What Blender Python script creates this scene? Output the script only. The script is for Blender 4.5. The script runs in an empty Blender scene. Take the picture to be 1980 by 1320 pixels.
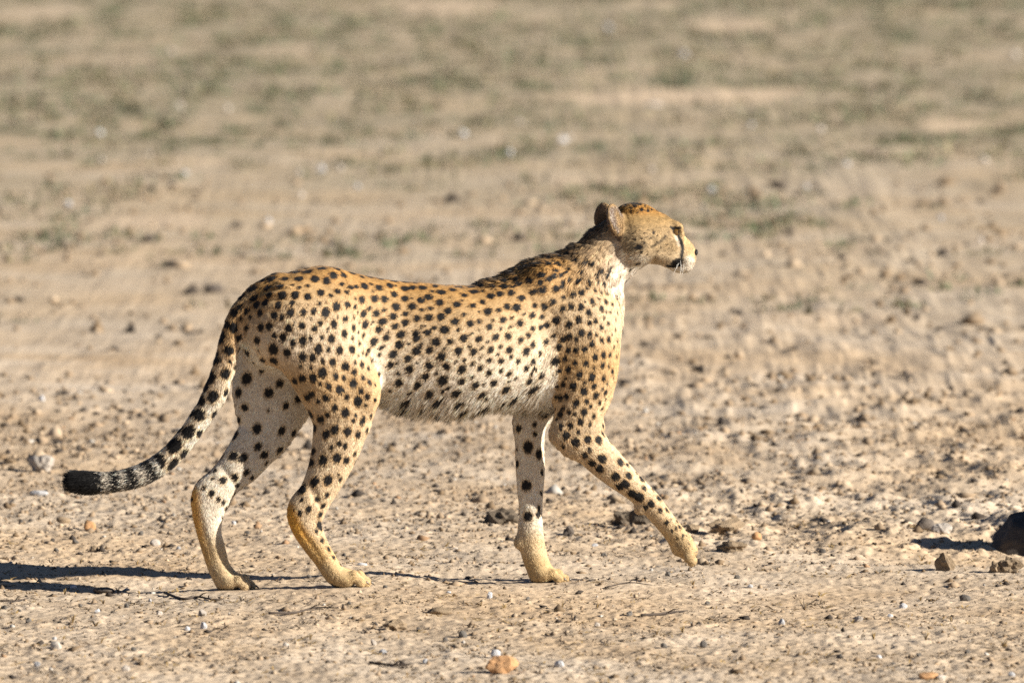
import bpy, bmesh, math, random
import numpy as np
from mathutils import Vector, Matrix
from mathutils.bvhtree import BVHTree

random.seed(7)
RNG = np.random.default_rng(11)
scene = bpy.context.scene
COL = scene.collection

# ------------------------------------------------------------------ camera
CAM = np.array([0.0, -25.0, 2.0])
SCALE = 0.0013                       # metres per photo pixel at the animal
AIM = np.array([0.0, 0.0, (1132 - 660) * SCALE])
FWD = (AIM - CAM) / np.linalg.norm(AIM - CAM)
RIGHT = np.array([1.0, 0, 0])
UP = np.cross(RIGHT, FWD)
DIST = float(np.linalg.norm(AIM - CAM))
FPX = DIST / SCALE
cd = bpy.data.cameras.new('camera')
cd.sensor_width = 36.0
cd.lens = 36.0 * FPX / 1980.0
cd.clip_start = 0.5
cd.clip_end = 3000.0
cd.dof.use_dof = True
cd.dof.focus_distance = DIST - 0.06
cd.dof.aperture_fstop = cd.lens / 54.0
cd.dof.aperture_blades = 0
cam = bpy.data.objects.new('camera', cd)
COL.objects.link(cam)
cam.location = CAM
cam.rotation_euler = (math.acos(-FWD[2]), 0, 0)
scene.camera = cam

# ------------------------------------------------------------------ light
SUN_EL, SUN_AZ = 21.5, 20.0          # azimuth from +X towards the camera
a, e = math.radians(SUN_AZ), math.radians(SUN_EL)
TO_SUN = Vector((math.cos(e) * math.cos(a), -math.cos(e) * math.sin(a), math.sin(e)))
world = bpy.data.worlds.new('World')
scene.world = world
world.use_nodes = True
wn = world.node_tree
sky = wn.nodes.new('ShaderNodeTexSky')
sky.sky_type = 'NISHITA'
sky.sun_disc = False
sky.sun_elevation = e
sky.sun_rotation = math.atan2(TO_SUN.x, TO_SUN.y)
sky.altitude = 1000
sky.air_density = 0.40
sky.dust_density = 0.1
wn.links.new(sky.outputs[0], wn.nodes['Background'].inputs[0])
wn.nodes['Background'].inputs[1].default_value = 0.05
sl = bpy.data.lights.new('sun', 'SUN')
sl.energy = 5.0
sl.angle = math.radians(0.53)
sl.color = (1.0, 0.935, 0.825)
sun = bpy.data.objects.new('sun', sl)
COL.objects.link(sun)
sun.location = (6, -8, 5)
sun.rotation_euler = (-TO_SUN).to_track_quat('-Z', 'Y').to_euler()

scene.view_settings.view_transform = 'Standard'
scene.view_settings.look = 'None'
scene.view_settings.gamma = 1.0
scene.view_settings.use_curve_mapping = False
scene.view_settings.exposure = 1.14
scene.render.engine = 'CYCLES'
scene.cycles.use_denoising = False
scene.cycles.use_adaptive_sampling = False
scene.cycles.sample_clamp_indirect = 2.0
scene.cycles.sample_clamp_direct = 6.0
scene.cycles.filter_width = 1.6
scene.cycles.max_bounces = 6
scene.cycles.diffuse_bounces = 2
scene.cycles_curves.shape = 'RIBBONS'

# ------------------------------------------------------------------ helpers
def ray(px, py):
    px = np.asarray(px, float); py = np.asarray(py, float)
    return (FWD[None] + ((px - 990) / FPX)[..., None] * RIGHT[None]
            - ((py - 660) / FPX)[..., None] * UP[None]) if px.ndim else \
        FWD + (px - 990) / FPX * RIGHT - (py - 660) / FPX * UP

def project(p):
    d = p - CAM
    w = d @ FWD
    return 990 + FPX * (d @ RIGHT) / w, 660 - FPX * (d @ UP) / w

def tag(o, label=None, cat=None, group=None, kind=None):
    if label: o['label'] = label
    if cat: o['category'] = cat
    if group: o['group'] = group
    if kind: o['kind'] = kind
    return o

def mesh_obj(name, verts, faces, mat=None, parent=None, smooth=True):
    me = bpy.data.meshes.new(name)
    verts = np.asarray(verts, np.float32)
    if isinstance(faces, np.ndarray):
        n, k = faces.shape
        me.vertices.add(len(verts)); me.vertices.foreach_set('co', verts.ravel())
        me.loops.add(n * k); me.loops.foreach_set('vertex_index', faces.astype(np.int32).ravel())
        me.polygons.add(n); me.polygons.foreach_set('loop_start', np.arange(0, n * k, k, dtype=np.int32))
        me.update(calc_edges=True)
    else:
        me.from_pydata([tuple(v) for v in verts], [], faces)
    if smooth:
        me.polygons.foreach_set('use_smooth', np.ones(len(me.polygons), bool))
    me.update()
    if mat: me.materials.append(mat)
    o = bpy.data.objects.new(name, me)
    COL.objects.link(o)
    if parent: o.parent = parent
    return o

def perlin(x, y, seed=0):
    x = np.asarray(x, float); y = np.asarray(y, float)
    xi = np.floor(x).astype(np.int64); yi = np.floor(y).astype(np.int64)
    xf = x - xi; yf = y - yi
    def g(ix, iy, fx, fy):
        h = (ix * 374761393 + iy * 668265263 + seed * 982451653) & 0xFFFFFFFF
        h = ((h ^ (h >> 13)) * 1274126177) & 0xFFFFFFFF
        h = (h ^ (h >> 16)) & 0xFFFF
        an = h * (2 * math.pi / 65536.0)
        return np.cos(an) * fx + np.sin(an) * fy
    u = xf * xf * xf * (xf * (xf * 6 - 15) + 10); v = yf * yf * yf * (yf * (yf * 6 - 15) + 10)
    n00 = g(xi, yi, xf, yf); n10 = g(xi + 1, yi, xf - 1, yf)
    n01 = g(xi, yi + 1, xf, yf - 1); n11 = g(xi + 1, yi + 1, xf - 1, yf - 1)
    return 1.4 * ((n00 * (1 - u) + n10 * u) * (1 - v) + (n01 * (1 - u) + n11 * u) * v)

def fbm(x, y, seed=0, octv=4, lac=2.03, gain=0.5):
    s = 0; amp = 1.0
    for i in range(octv):
        s = s + amp * perlin(x, y, seed + 17 * i)
        x = x * lac + 3.1; y = y * lac - 1.7; amp *= gain
    return s

def sstep(a, b, x):
    t = np.clip((x - a) / (b - a), 0, 1)
    return t * t * (3 - 2 * t)

class NT:
    """tiny node-tree helper"""
    def __init__(self, name):
        self.m = bpy.data.materials.new(name); self.m.use_nodes = True
        self.t = self.m.node_tree
        self.b = self.t.nodes['Principled BSDF']
        self.out = self.t.nodes['Material Output']
    def n(self, typ, **kw):
        nd = self.t.nodes.new(typ)
        for k, v in kw.items():
            setattr(nd, k, v)
        return nd
    def l(self, a, b): self.t.links.new(a, b)
    def noise(self, vec, scale, detail=4, rough=0.55):
        nd = self.n('ShaderNodeTexNoise')
        nd.inputs['Scale'].default_value = scale; nd.inputs['Detail'].default_value = detail
        nd.inputs['Roughness'].default_value = rough
        self.l(vec, nd.inputs['Vector'])
        return nd.outputs['Fac']
    def ramp(self, fac, stops):
        nd = self.n('ShaderNodeValToRGB')
        cr = nd.color_ramp
        while len(cr.elements) < len(stops): cr.elements.new(0.5)
        for el, (p, c) in zip(cr.elements, stops):
            el.position = p
            el.color = (*c, 1) if len(c) == 3 else c
        self.l(fac, nd.inputs[0])
        return nd.outputs[0]
    def mix(self, fac, a, b, mode='MIX'):
        nd = self.n('ShaderNodeMix', data_type='RGBA', blend_type=mode)
        for sock, v in ((nd.inputs[0], fac), (nd.inputs[6], a), (nd.inputs[7], b)):
            if hasattr(v, 'is_output'): self.l(v, sock)
            elif isinstance(v, (tuple, list)): sock.default_value = (*v, 1)
            else: sock.default_value = v
        return nd.outputs[2]
    def math(self, op, a, b=0.0):
        nd = self.n('ShaderNodeMath', operation=op)
        for sock, v in ((nd.inputs[0], a), (nd.inputs[1], b)):
            if hasattr(v, 'is_output'): self.l(v, sock)
            else: sock.default_value = v
        return nd.outputs[0]

# ================================================================== CHEETAH
PSI = math.radians(18.0)             # the body points slightly away from the camera
AX = np.array([math.cos(PSI), math.sin(PSI), 0]); LAT = np.array([-math.sin(PSI), math.cos(PSI), 0])
ROT = np.stack([AX, LAT, [0, 0, 1]])            # world -> local rows

def P(px, py, l):
    d = ray(px, py)
    t = (l - CAM @ LAT) / (d @ LAT)
    return ROT @ (CAM + t * d)

def catmull(A, sub):
    A = np.asarray(A, float); n = len(A); out = []
    E = np.vstack([2 * A[0] - A[1], A, 2 * A[-1] - A[-2]])
    for i in range(n - 1):
        p0, p1, p2, p3 = E[i:i + 4]
        for j in range(sub):
            t = j / sub
            out.append(0.5 * (2 * p1 + (p2 - p0) * t + (2 * p0 - 5 * p1 + 4 * p2 - p3) * t * t + (3 * p1 - p0 - 3 * p2 + p3) * t ** 3))
    out.append(A[-1])
    return np.array(out)

TORSO, NECK, HEAD, HINDR, HINDL, FORER, FOREL, TAIL, EAR = range(9)
class Chain:
    """tube with elliptical section; stations are (px,py of one edge, px,py of the other, lateral, half depth)"""
    def __init__(self, name, st, k, inset=0.0, sub=4, egg=0.0, cap=0.8, fur=1.0, region=0):
        self.name, self.k, self.egg, self.region, self.fur = name, k, egg, region, fur
        A = np.array([P(s[0], s[1], s[4]) for s in st]); B = np.array([P(s[2], s[3], s[4]) for s in st])
        c = (A + B) / 2; h = (A - B) / 2
        ax = np.gradient(c, axis=0); ax /= np.linalg.norm(ax, axis=1)[:, None]
        hp = h - (h * ax).sum(1)[:, None] * ax
        rn = np.linalg.norm(hp, axis=1) - inset; w = np.array([s[5] for s in st]) - inset * 0.5
        D = catmull(np.column_stack([c, rn, w]), sub)
        self.c = D[:, :3]; self.rn = np.maximum(D[:, 3], 0.004); self.w = np.maximum(D[:, 4], 0.004)
        self.s = np.linspace(0, len(st) - 1, len(self.c))
        self.cap = cap
        seg = self.c[1:] - self.c[:-1]; self.L = np.linalg.norm(seg, axis=1)
        a_ = seg / self.L[:, None]; self.a = a_
        b = np.array([[0, 1, 0]]) - a_[:, 1:2] * a_
        b /= np.linalg.norm(b, axis=1)[:, None]; self.b = b
        self.n = np.cross(b, a_)     # for an axis pointing +x this points down... sign fixed below
    def seg_eval(self, i, p):
        d = p - self.c[i]
        tt = np.clip((d @ self.a[i]) / self.L[i], 0, 1)
        d = d - tt[..., None] * (self.a[i] * self.L[i])
        rn = self.rn[i] * (1 - tt) + self.rn[i + 1] * tt
        w = self.w[i] * (1 - tt) + self.w[i + 1] * tt
        nn = (d @ self.n[i]) / rn
        if self.egg: w = w * (1 + self.egg * np.clip(nn, -1, 1))
        m = np.minimum(rn, w)
        pw = 2.5 if self.region == TORSO else 2.0
        q = (np.abs(nn) ** pw + np.abs((d @ self.b[i]) / w) ** pw + np.abs((d @ self.a[i]) / (m * self.cap)) ** pw) ** (1 / pw)
        return (q - 1) * m, tt
    def at(self, p):
        best = np.full(len(p), 9.0); s = np.zeros(len(p)); tan = np.zeros((len(p), 3))
        for i in range(len(self.L)):
            f, tt = self.seg_eval(i, p)
            m = f < best
            best[m] = f[m]; s[m] = (self.s[i] * (1 - tt) + self.s[i + 1] * tt)[m]; tan[m] = self.a[i]
        return best, s, tan

NB, FB = -0.066, 0.066               # lateral centre of near and far legs
chains = [
 Chain('torso', [(497,556,512,645,0,.048),(527,527,533,695,0,.076),(570,516,572,730,0,.094),(625,513,625,748,0,.098),(690,525,692,760,0,.090),
   (748,534,750,778,0,.086),(800,541,800,792,0,.100),(860,547,860,796,0,.116),(920,547,920,788,0,.120),(980,532,980,784,0,.116),
   (1040,512,1042,786,0,.097),(1100,510,1112,778,0,.080),(1150,545,1160,740,0,.064)], 0.0, .005, egg=.05, region=TORSO),
 Chain('neck', [(1030,522,1150,700,0,.088),(1062,506,1186,630,0,.080),(1092,492,1194,580,0,.068),(1122,466,1208,550,0,.052),(1152,438,1228,532,0,.045),(1190,424,1243,512,0,.044)], .05, .005, region=NECK),
 Chain('head', [(1184,425,1205,498,0,.044),(1206,404,1222,510,0,.056),(1236,401,1243,512,0,.062),(1264,405,1264,508,0,.062),(1290,415,1284,500,0,.053),(1313,426,1303,478,0,.043)], .022, .003, region=HEAD, cap=.55),
 Chain('muzzle', [(1268,470,1262,510,0,.044),(1294,462,1288,519,0,.040),(1314,462,1306,525,0,.034),(1330,473,1322,528,0,.028),(1340,485,1334,520,0,.020)], .014, .003, region=HEAD, cap=.55),
 Chain('bridge', [(1311,437,1294,460,0,.022),(1321,452,1304,476,0,.018),(1333,465,1316,490,0,.016),(1343,480,1328,503,0,.0135)], .012, .002, region=HEAD, cap=.5),
 Chain('hindr', [(540,575,660,570,-.045,.030),(500,600,700,592,-.062,.054),(512,650,712,645,-.068,.056),(545,702,722,700,-.070,.053),(576,752,729,752,-.070,.049),(600,806,722,800,-.068,.043),
   (602,842,709,838,-.067,.037),(597,880,695,872,-.066,.032),(588,916,676,912,-.066,.027),(574,952,650,957,-.066,.023),(553,985,630,990,-.066,.0215),
   (561,1018,624,1014,-.066,.020),(583,1056,634,1043,-.066,.0195),(606,1087,648,1071,-.066,.020),(628,1120,666,1097,-.066,.024),(646,1134,684,1106,-.066,.028)], .018, .002, region=HINDR),
 Chain('hindl', [(530,580,660,570,.045,.030),(466,625,680,612,.062,.053),(445,700,650,700,.068,.050),(447,765,606,790,.068,.043),(456,824,572,838,.067,.037),(441,853,545,870,.066,.033),
   (421,886,508,911,.066,.028),(397,919,470,940,.066,.024),(368,953,450,966,.066,.022),(371,990,434,996,.066,.020),(380,1030,429,1027,.066,.0195),
   (390,1066,437,1060,.066,.020),(401,1100,446,1092,.066,.022),(416,1132,460,1110,.066,.027)], .018, .002, region=HINDL),
 Chain('forer', [(1075,565,1140,560,-.048,.026),(1060,600,1188,598,-.064,.046),(1064,645,1197,645,-.070,.050),(1071,700,1198,700,-.071,.049),(1073,752,1187,755,-.070,.044),(1071,802,1169,800,-.068,.039),
   (1067,846,1173,828,-.066,.034),(1098,871,1191,861,-.064,.030),(1130,901,1215,888,-.062,.027),(1161,925,1241,917,-.060,.0245),(1196,948,1265,944,-.058,.0225),(1226,974,1290,974,-.057,.022),
   (1252,1000,1309,1003,-.056,.022),(1274,1025,1329,1029,-.056,.024),(1291,1051,1344,1049,-.056,.028),(1310,1070,1353,1062,-.056,.031)], .022, .002, region=FORER),
 Chain('forel', [(1040,560,1150,545,.060,.040),(1030,640,1180,640,.068,.048),(1010,735,1130,740,.068,.043),(988,800,1068,805,.066,.034),(995,850,1053,850,.064,.0265),(997,905,1054,905,.062,.0235),
   (1000,950,1051,950,.061,.0215),(1004,992,1049,992,.060,.0205),(1000,1030,1051,1027,.060,.0215),(1005,1064,1056,1060,.060,.0215),(1015,1096,1063,1085,.060,.024),(1024,1118,1070,1098,.060,.027)], .016, .002, region=FOREL),
 Chain('tail', [(535,528,538,612,0,.036),(490,546,509,608,-.004,.030),(456,577,485,604,-.012,.023),(437,606,476,634,-.016,.022),(422,652,468,667,-.018,.022),(408,707,457,717,-.018,.021),
   (390,752,441,770,-.016,.020),(369,793,412,812,-.012,.018),(341,832,379,859,-.006,.0185),(308,868,340,904,0,.0195),(264,895,287,938,.006,.021),(217,908,226,953,.012,.022),(172,908,172,957,.016,.022),(143,909,145,951,.018,.018)], .030, .006, region=TAIL),
]
def blob(name, px, py, l, r, k, region, rot=None, sub=False):
    c = P(px, py, l)
    if l > 0 and name in MIRRORED: c = P(px, py, -l) * np.array([1, -1, 1])
    return dict(name=name, c=c, r=np.array(r), k=k, region=region, rot=rot, sub=sub)
MIRRORED = {'hipbone', 'scapula', 'ribs', 'cheek', 'brow', 'socket', 'whiskerpad', 'flankhollow', 'ear', 'earcup'}
def ry(deg):
    t = math.radians(deg); return np.array([[math.cos(t), 0, -math.sin(t)], [0, 1, 0], [math.sin(t), 0, math.cos(t)]])
def rz_(deg):
    t = math.radians(deg); return np.array([[math.cos(t), math.sin(t), 0], [-math.sin(t), math.cos(t), 0], [0, 0, 1]])
blobs = [
 blob('hipbone', 630, 532, -.026, (.040,.030,.016), .015, TORSO), blob('hipbone', 630, 532, .026, (.040,.030,.016), .015, TORSO),
 blob('rump', 505, 640, 0, (.050,.070,.085), .03, TORSO),
 blob('flankhollow', 752, 618, -.118, (.030,.018,.062), .03, TORSO, ry(12), True), blob('flankhollow', 752, 618, .118, (.030,.018,.062), .03, TORSO, ry(12), True),
 blob('shoulderhollow', 1062, 640, -.128, (.020,.020,.075), .03, FORER, ry(6), True), blob('thighhollow', 668, 726, -.134, (.024,.012,.028), .02, HINDR, None, True),
 blob('scapula', 1055, 560, -.055, (.040,.028,.055), .025, FORER), blob('scapula', 1055, 560, .055, (.040,.028,.055), .025, FOREL),
 blob('ribs', 915, 680, -.048, (.15,.078,.115), .03, TORSO), blob('ribs', 915, 680, .048, (.15,.078,.115), .03, TORSO),
 blob('stifle', 708, 758, -.082, (.030,.030,.040), .03, HINDR),
 blob('elbow', 1080, 838, -.070, (.018,.020,.020), .02, FORER),
 blob('carpalpad', 1236, 984, -.058, (.012,.010,.012), .012, FORER), blob('carpalpad', 1003, 1048, .060, (.011,.010,.014), .012, FOREL),
 blob('cheek', 1234, 474, -.044, (.040,.026,.036), .024, HEAD), blob('cheek', 1234, 474, .044, (.040,.026,.036), .024, HEAD),
 blob('brow', 1307, 434, -.031, (.019,.012,.0095), .012, HEAD, ry(22)), blob('brow', 1307, 434, .031, (.019,.012,.0095), .012, HEAD, ry(22)),
 blob('socket', 1313, 451, -.043, (.016,.0135,.0105), .010, HEAD, ry(30), True), blob('socket', 1313, 451, .043, (.016,.0135,.0105), .010, HEAD, ry(30), True),
 blob('whiskerpad', 1324, 501, -.019, (.018,.014,.014), .012, HEAD), blob('whiskerpad', 1324, 501, .019, (.018,.014,.014), .012, HEAD),
 blob('chin', 1320, 520, 0, (.018,.016,.009), .012, HEAD),
 blob('groove', 603, 944, -.096, (.007,.009,.045), .016, HINDR, ry(-32), True), blob('groove', 432, 905, .034, (.007,.009,.045), .016, HINDL, ry(-38), True),
 blob('tendon', 599, 1046, -.091, (.0045,.0075,.050), .008, HINDR, ry(-34), True), blob('tendon', 398, 1035, .041, (.0045,.0075,.055), .008, HINDL, ry(-17), True),
 blob('crown', 1226, 403, 0, (.028,.032,.011), .02, HEAD),
]
# paws: four toes each (knuckle and tip) and a pad behind them
def paw(region, px, py_top, py_bot, length, l0, spread, tilt):
    s = SCALE; th = math.radians(tilt); hh = py_bot - py_top
    def put(name, du, dv, dl, r, k):
        blobs.append(blob(name, px + du * math.cos(th) - dv * math.sin(th), py_top + hh * .5 + du * math.sin(th) + dv * math.cos(th), l0 + dl, r, k, region, ry(-tilt)))
    put('pad', -20, 1, 0, (length * s * .52, spread * 1.55, hh * s * .46), .012)
    for j, dl in enumerate((-1.42, -.48, .48, 1.42)):
        f = (-3, 7, 7, -3)[j]
        put('knuckle', f - 3, -hh * .12, dl * spread, (.0150, spread * .46, hh * s * .34), .004)
        put('toe', f + 10, hh * .16, dl * spread * 1.08, (.0140, spread * .47, hh * s * .31), .004)
paw(HINDR, 690, 1100, 1136, 40, -.066, .0170, 3)
paw(HINDL, 467, 1107, 1143, 40, .066, .0170, 4)
paw(FORER, 1331, 1053, 1083, 40, -.056, .0170, 50)
paw(FOREL, 1073, 1097, 1128, 42, .060, .0170, 3)
# ears: rounded cups
def ear(px, py, l, side):
    R = ry(-16) @ rz_(66 * side)
    blobs.append(blob('ear', px, py, l, (.0090, .0245, .042), .010, EAR, R))
    c = blobs[-1]['c']
    off = R.T @ np.array([.0105, 0, .005])
    d = blob('earcup', px, py, l, (.0108, .0208, .0372), .003, EAR, R, True)
    d['c'] = c + off
    blobs.append(d)
ear(1189, 426, -.043, -1)
ear(1189, 426, .043, 1)

def blob_eval(b, p):
    d = p - b['c']
    if b['rot'] is not None: d = d @ b['rot'].T
    q = np.sqrt(((d / b['r']) ** 2).sum(-1))
    return (q - 1) * b['r'].min()

VOX = 0.004
LO = np.array([-1.22, -.152, -.03]); HI = np.array([.56, .152, 1.0])
DIM = np.ceil((HI - LO) / VOX).astype(int) + 1
gx, gy, gz = [LO[i] + VOX * np.arange(DIM[i]) for i in range(3)]
F = np.full(DIM, 0.2, np.float32)
def window(lo, hi):
    i0 = np.clip(((lo - LO) / VOX).astype(int), 0, DIM - 1); i1 = np.clip(((hi - LO) / VOX).astype(int) + 2, 1, DIM)
    return tuple(slice(a_, b_) for a_, b_ in zip(i0, i1))
def pts(w):
    return np.stack(np.meshgrid(gx[w[0]], gy[w[1]], gz[w[2]], indexing='ij'), -1)
def smin(a_, b_, k):
    if k <= 0: return np.minimum(a_, b_)
    h = np.maximum(k - np.abs(a_ - b_), 0) / k
    return np.minimum(a_, b_) - h * h * k * .25
for ch in chains:
    r = np.maximum(ch.rn, ch.w)
    W = window((ch.c - r[:, None]).min(0) - .05, (ch.c + r[:, None]).max(0) + .05)
    G = np.full(F[W].shape, 0.2, np.float32)
    base = np.array([w.start for w in W])
    for i in range(len(ch.L)):
        rr = max(r[i], r[i + 1]) + .045
        w = window(np.minimum(ch.c[i], ch.c[i + 1]) - rr, np.maximum(ch.c[i], ch.c[i + 1]) + rr)
        w = tuple(slice(max(a_.start, b_.start), min(a_.stop, b_.stop)) for a_, b_ in zip(w, W))
        f, _ = ch.seg_eval(i, pts(w))
        g = tuple(slice(a_.start - b_, a_.stop - b_) for a_, b_ in zip(w, base))
        G[g] = np.minimum(G[g], f)
    F[W] = smin(F[W], G, ch.k)
for b in blobs:
    rr = b['r'].max() + .03
    w = window(b['c'] - rr, b['c'] + rr)
    f = blob_eval(b, pts(w))
    F[w] = -smin(-F[w], f, b['k']) if b['sub'] else smin(F[w], f, b['k'])

def surface_nets(F):
    S = F < 0
    c = [S[i:S.shape[0] - 1 + i, j:S.shape[1] - 1 + j, k:S.shape[2] - 1 + k] for i in (0, 1) for j in (0, 1) for k in (0, 1)]
    cnt = sum(x.astype(np.int8) for x in c)
    cells = np.argwhere((cnt > 0) & (cnt < 8))
    idx = np.full(cnt.shape, -1, np.int32); idx[tuple(cells.T)] = np.arange(len(cells))
    acc = np.zeros((len(cells), 3)); num = np.zeros(len(cells))
    corners = [(i, j, k) for i in (0, 1) for j in (0, 1) for k in (0, 1)]
    val = {o: F[cells[:, 0] + o[0], cells[:, 1] + o[1], cells[:, 2] + o[2]] for o in corners}
    for o in corners:
        for ax_ in range(3):
            if o[ax_]: continue
            o2 = list(o); o2[ax_] = 1; o2 = tuple(o2)
            m = (val[o] < 0) != (val[o2] < 0)
            t = val[o] / np.where(m, val[o] - val[o2], 1)
            p = np.tile(np.array(o, float), (len(cells), 1)); p[:, ax_] += t
            acc[m] += p[m]; num[m] += 1
    V = LO + VOX * (cells + acc / num[:, None])
    quads = []
    for ax_ in range(3):
        u, v = [(1, 2), (2, 0), (0, 1)][ax_]
        s0 = [slice(1, -1)] * 3; s1 = [slice(1, -1)] * 3
        s0[ax_] = slice(0, -1); s1[ax_] = slice(1, None)
        A, B = S[tuple(s0)], S[tuple(s1)]
        for flip, M in ((False, A & ~B), (True, ~A & B)):
            e_ = np.argwhere(M)
            off = np.ones(3, int); off[ax_] = 0
            e_ = e_ + off
            def cell(du, dv):
                q = e_.copy(); q[:, u] -= du; q[:, v] -= dv
                return idx[q[:, 0], q[:, 1], q[:, 2]]
            q = np.column_stack([cell(1, 1), cell(0, 1), cell(0, 0), cell(1, 0)])
            quads.append(q[:, ::-1] if flip else q)
    return V, np.vstack(quads)
BV, BQ = surface_nets(F)
del F
E = np.vstack([BQ[:, [0, 1]], BQ[:, [1, 2]], BQ[:, [2, 3]], BQ[:, [3, 0]]])
deg = np.bincount(E.ravel(), minlength=len(BV)).astype(float)
for it in range(4):
    s_ = np.zeros_like(BV)
    for k in range(3):
        s_[:, k] = np.bincount(E[:, 0], BV[E[:, 1], k], len(BV)) + np.bincount(E[:, 1], BV[E[:, 0], k], len(BV))
    BV = BV + (0.5 if it % 2 == 0 else -0.52) * (s_ / deg[:, None] - BV)

_n3 = fbm(BV[:, 0] / .05 + BV[:, 1] / .09, BV[:, 2] / .05 - BV[:, 1] / .09, 55, 3)
_thick = sstep(.30, .45, BV[:, 2])
def fields(p):
    """per point: region, chain parameter, fur direction (local), pixel coordinates on the near side"""
    n = len(p); best = np.full(n, 9.0); reg = np.zeros(n, int); par = np.zeros(n); wsum = np.zeros(n); dr = np.zeros((n, 3))
    for ch in chains:
        f, s, tan = ch.at(p)
        if ch.region in (TORSO, NECK, HEAD): tan = -tan
        if ch.region == TORSO: tan = tan + np.array([0, 0, -.75])[None] * sstep(.72, .52, p[:, 2])[:, None] + np.array([0,0,-.25])
        w = np.exp(-np.clip(f, -.02, 1) / .012)
        if ch.region in (HINDR, HINDL): tan = tan + np.array([-.45, 0, 0])[None] * sstep(.45, .7, p[:, 2])[:, None]
        dr += tan * w[:, None]; wsum += w
        m = f < best
        best[m] = f[m]; reg[m] = ch.region; par[m] = s[m]
    for b in blobs:
        if b['region'] == EAR and not b['sub']:
            f = blob_eval(b, p); m = f < np.minimum(best, .004)
            best[m] = f[m]; reg[m] = EAR
            dr[m] = np.array([-.3, 0, 1.0]); par[m] = (p[m] - b['c'])[:, 2]
    dr /= np.linalg.norm(dr, axis=1)[:, None] + 1e-9
    q = p.copy(); mm = np.isin(reg, (TORSO, NECK, HEAD, EAR)); q[mm, 1] = -np.abs(q[mm, 1])
    px, py = project(q @ ROT)
    return reg, par, dr, px, py

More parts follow.
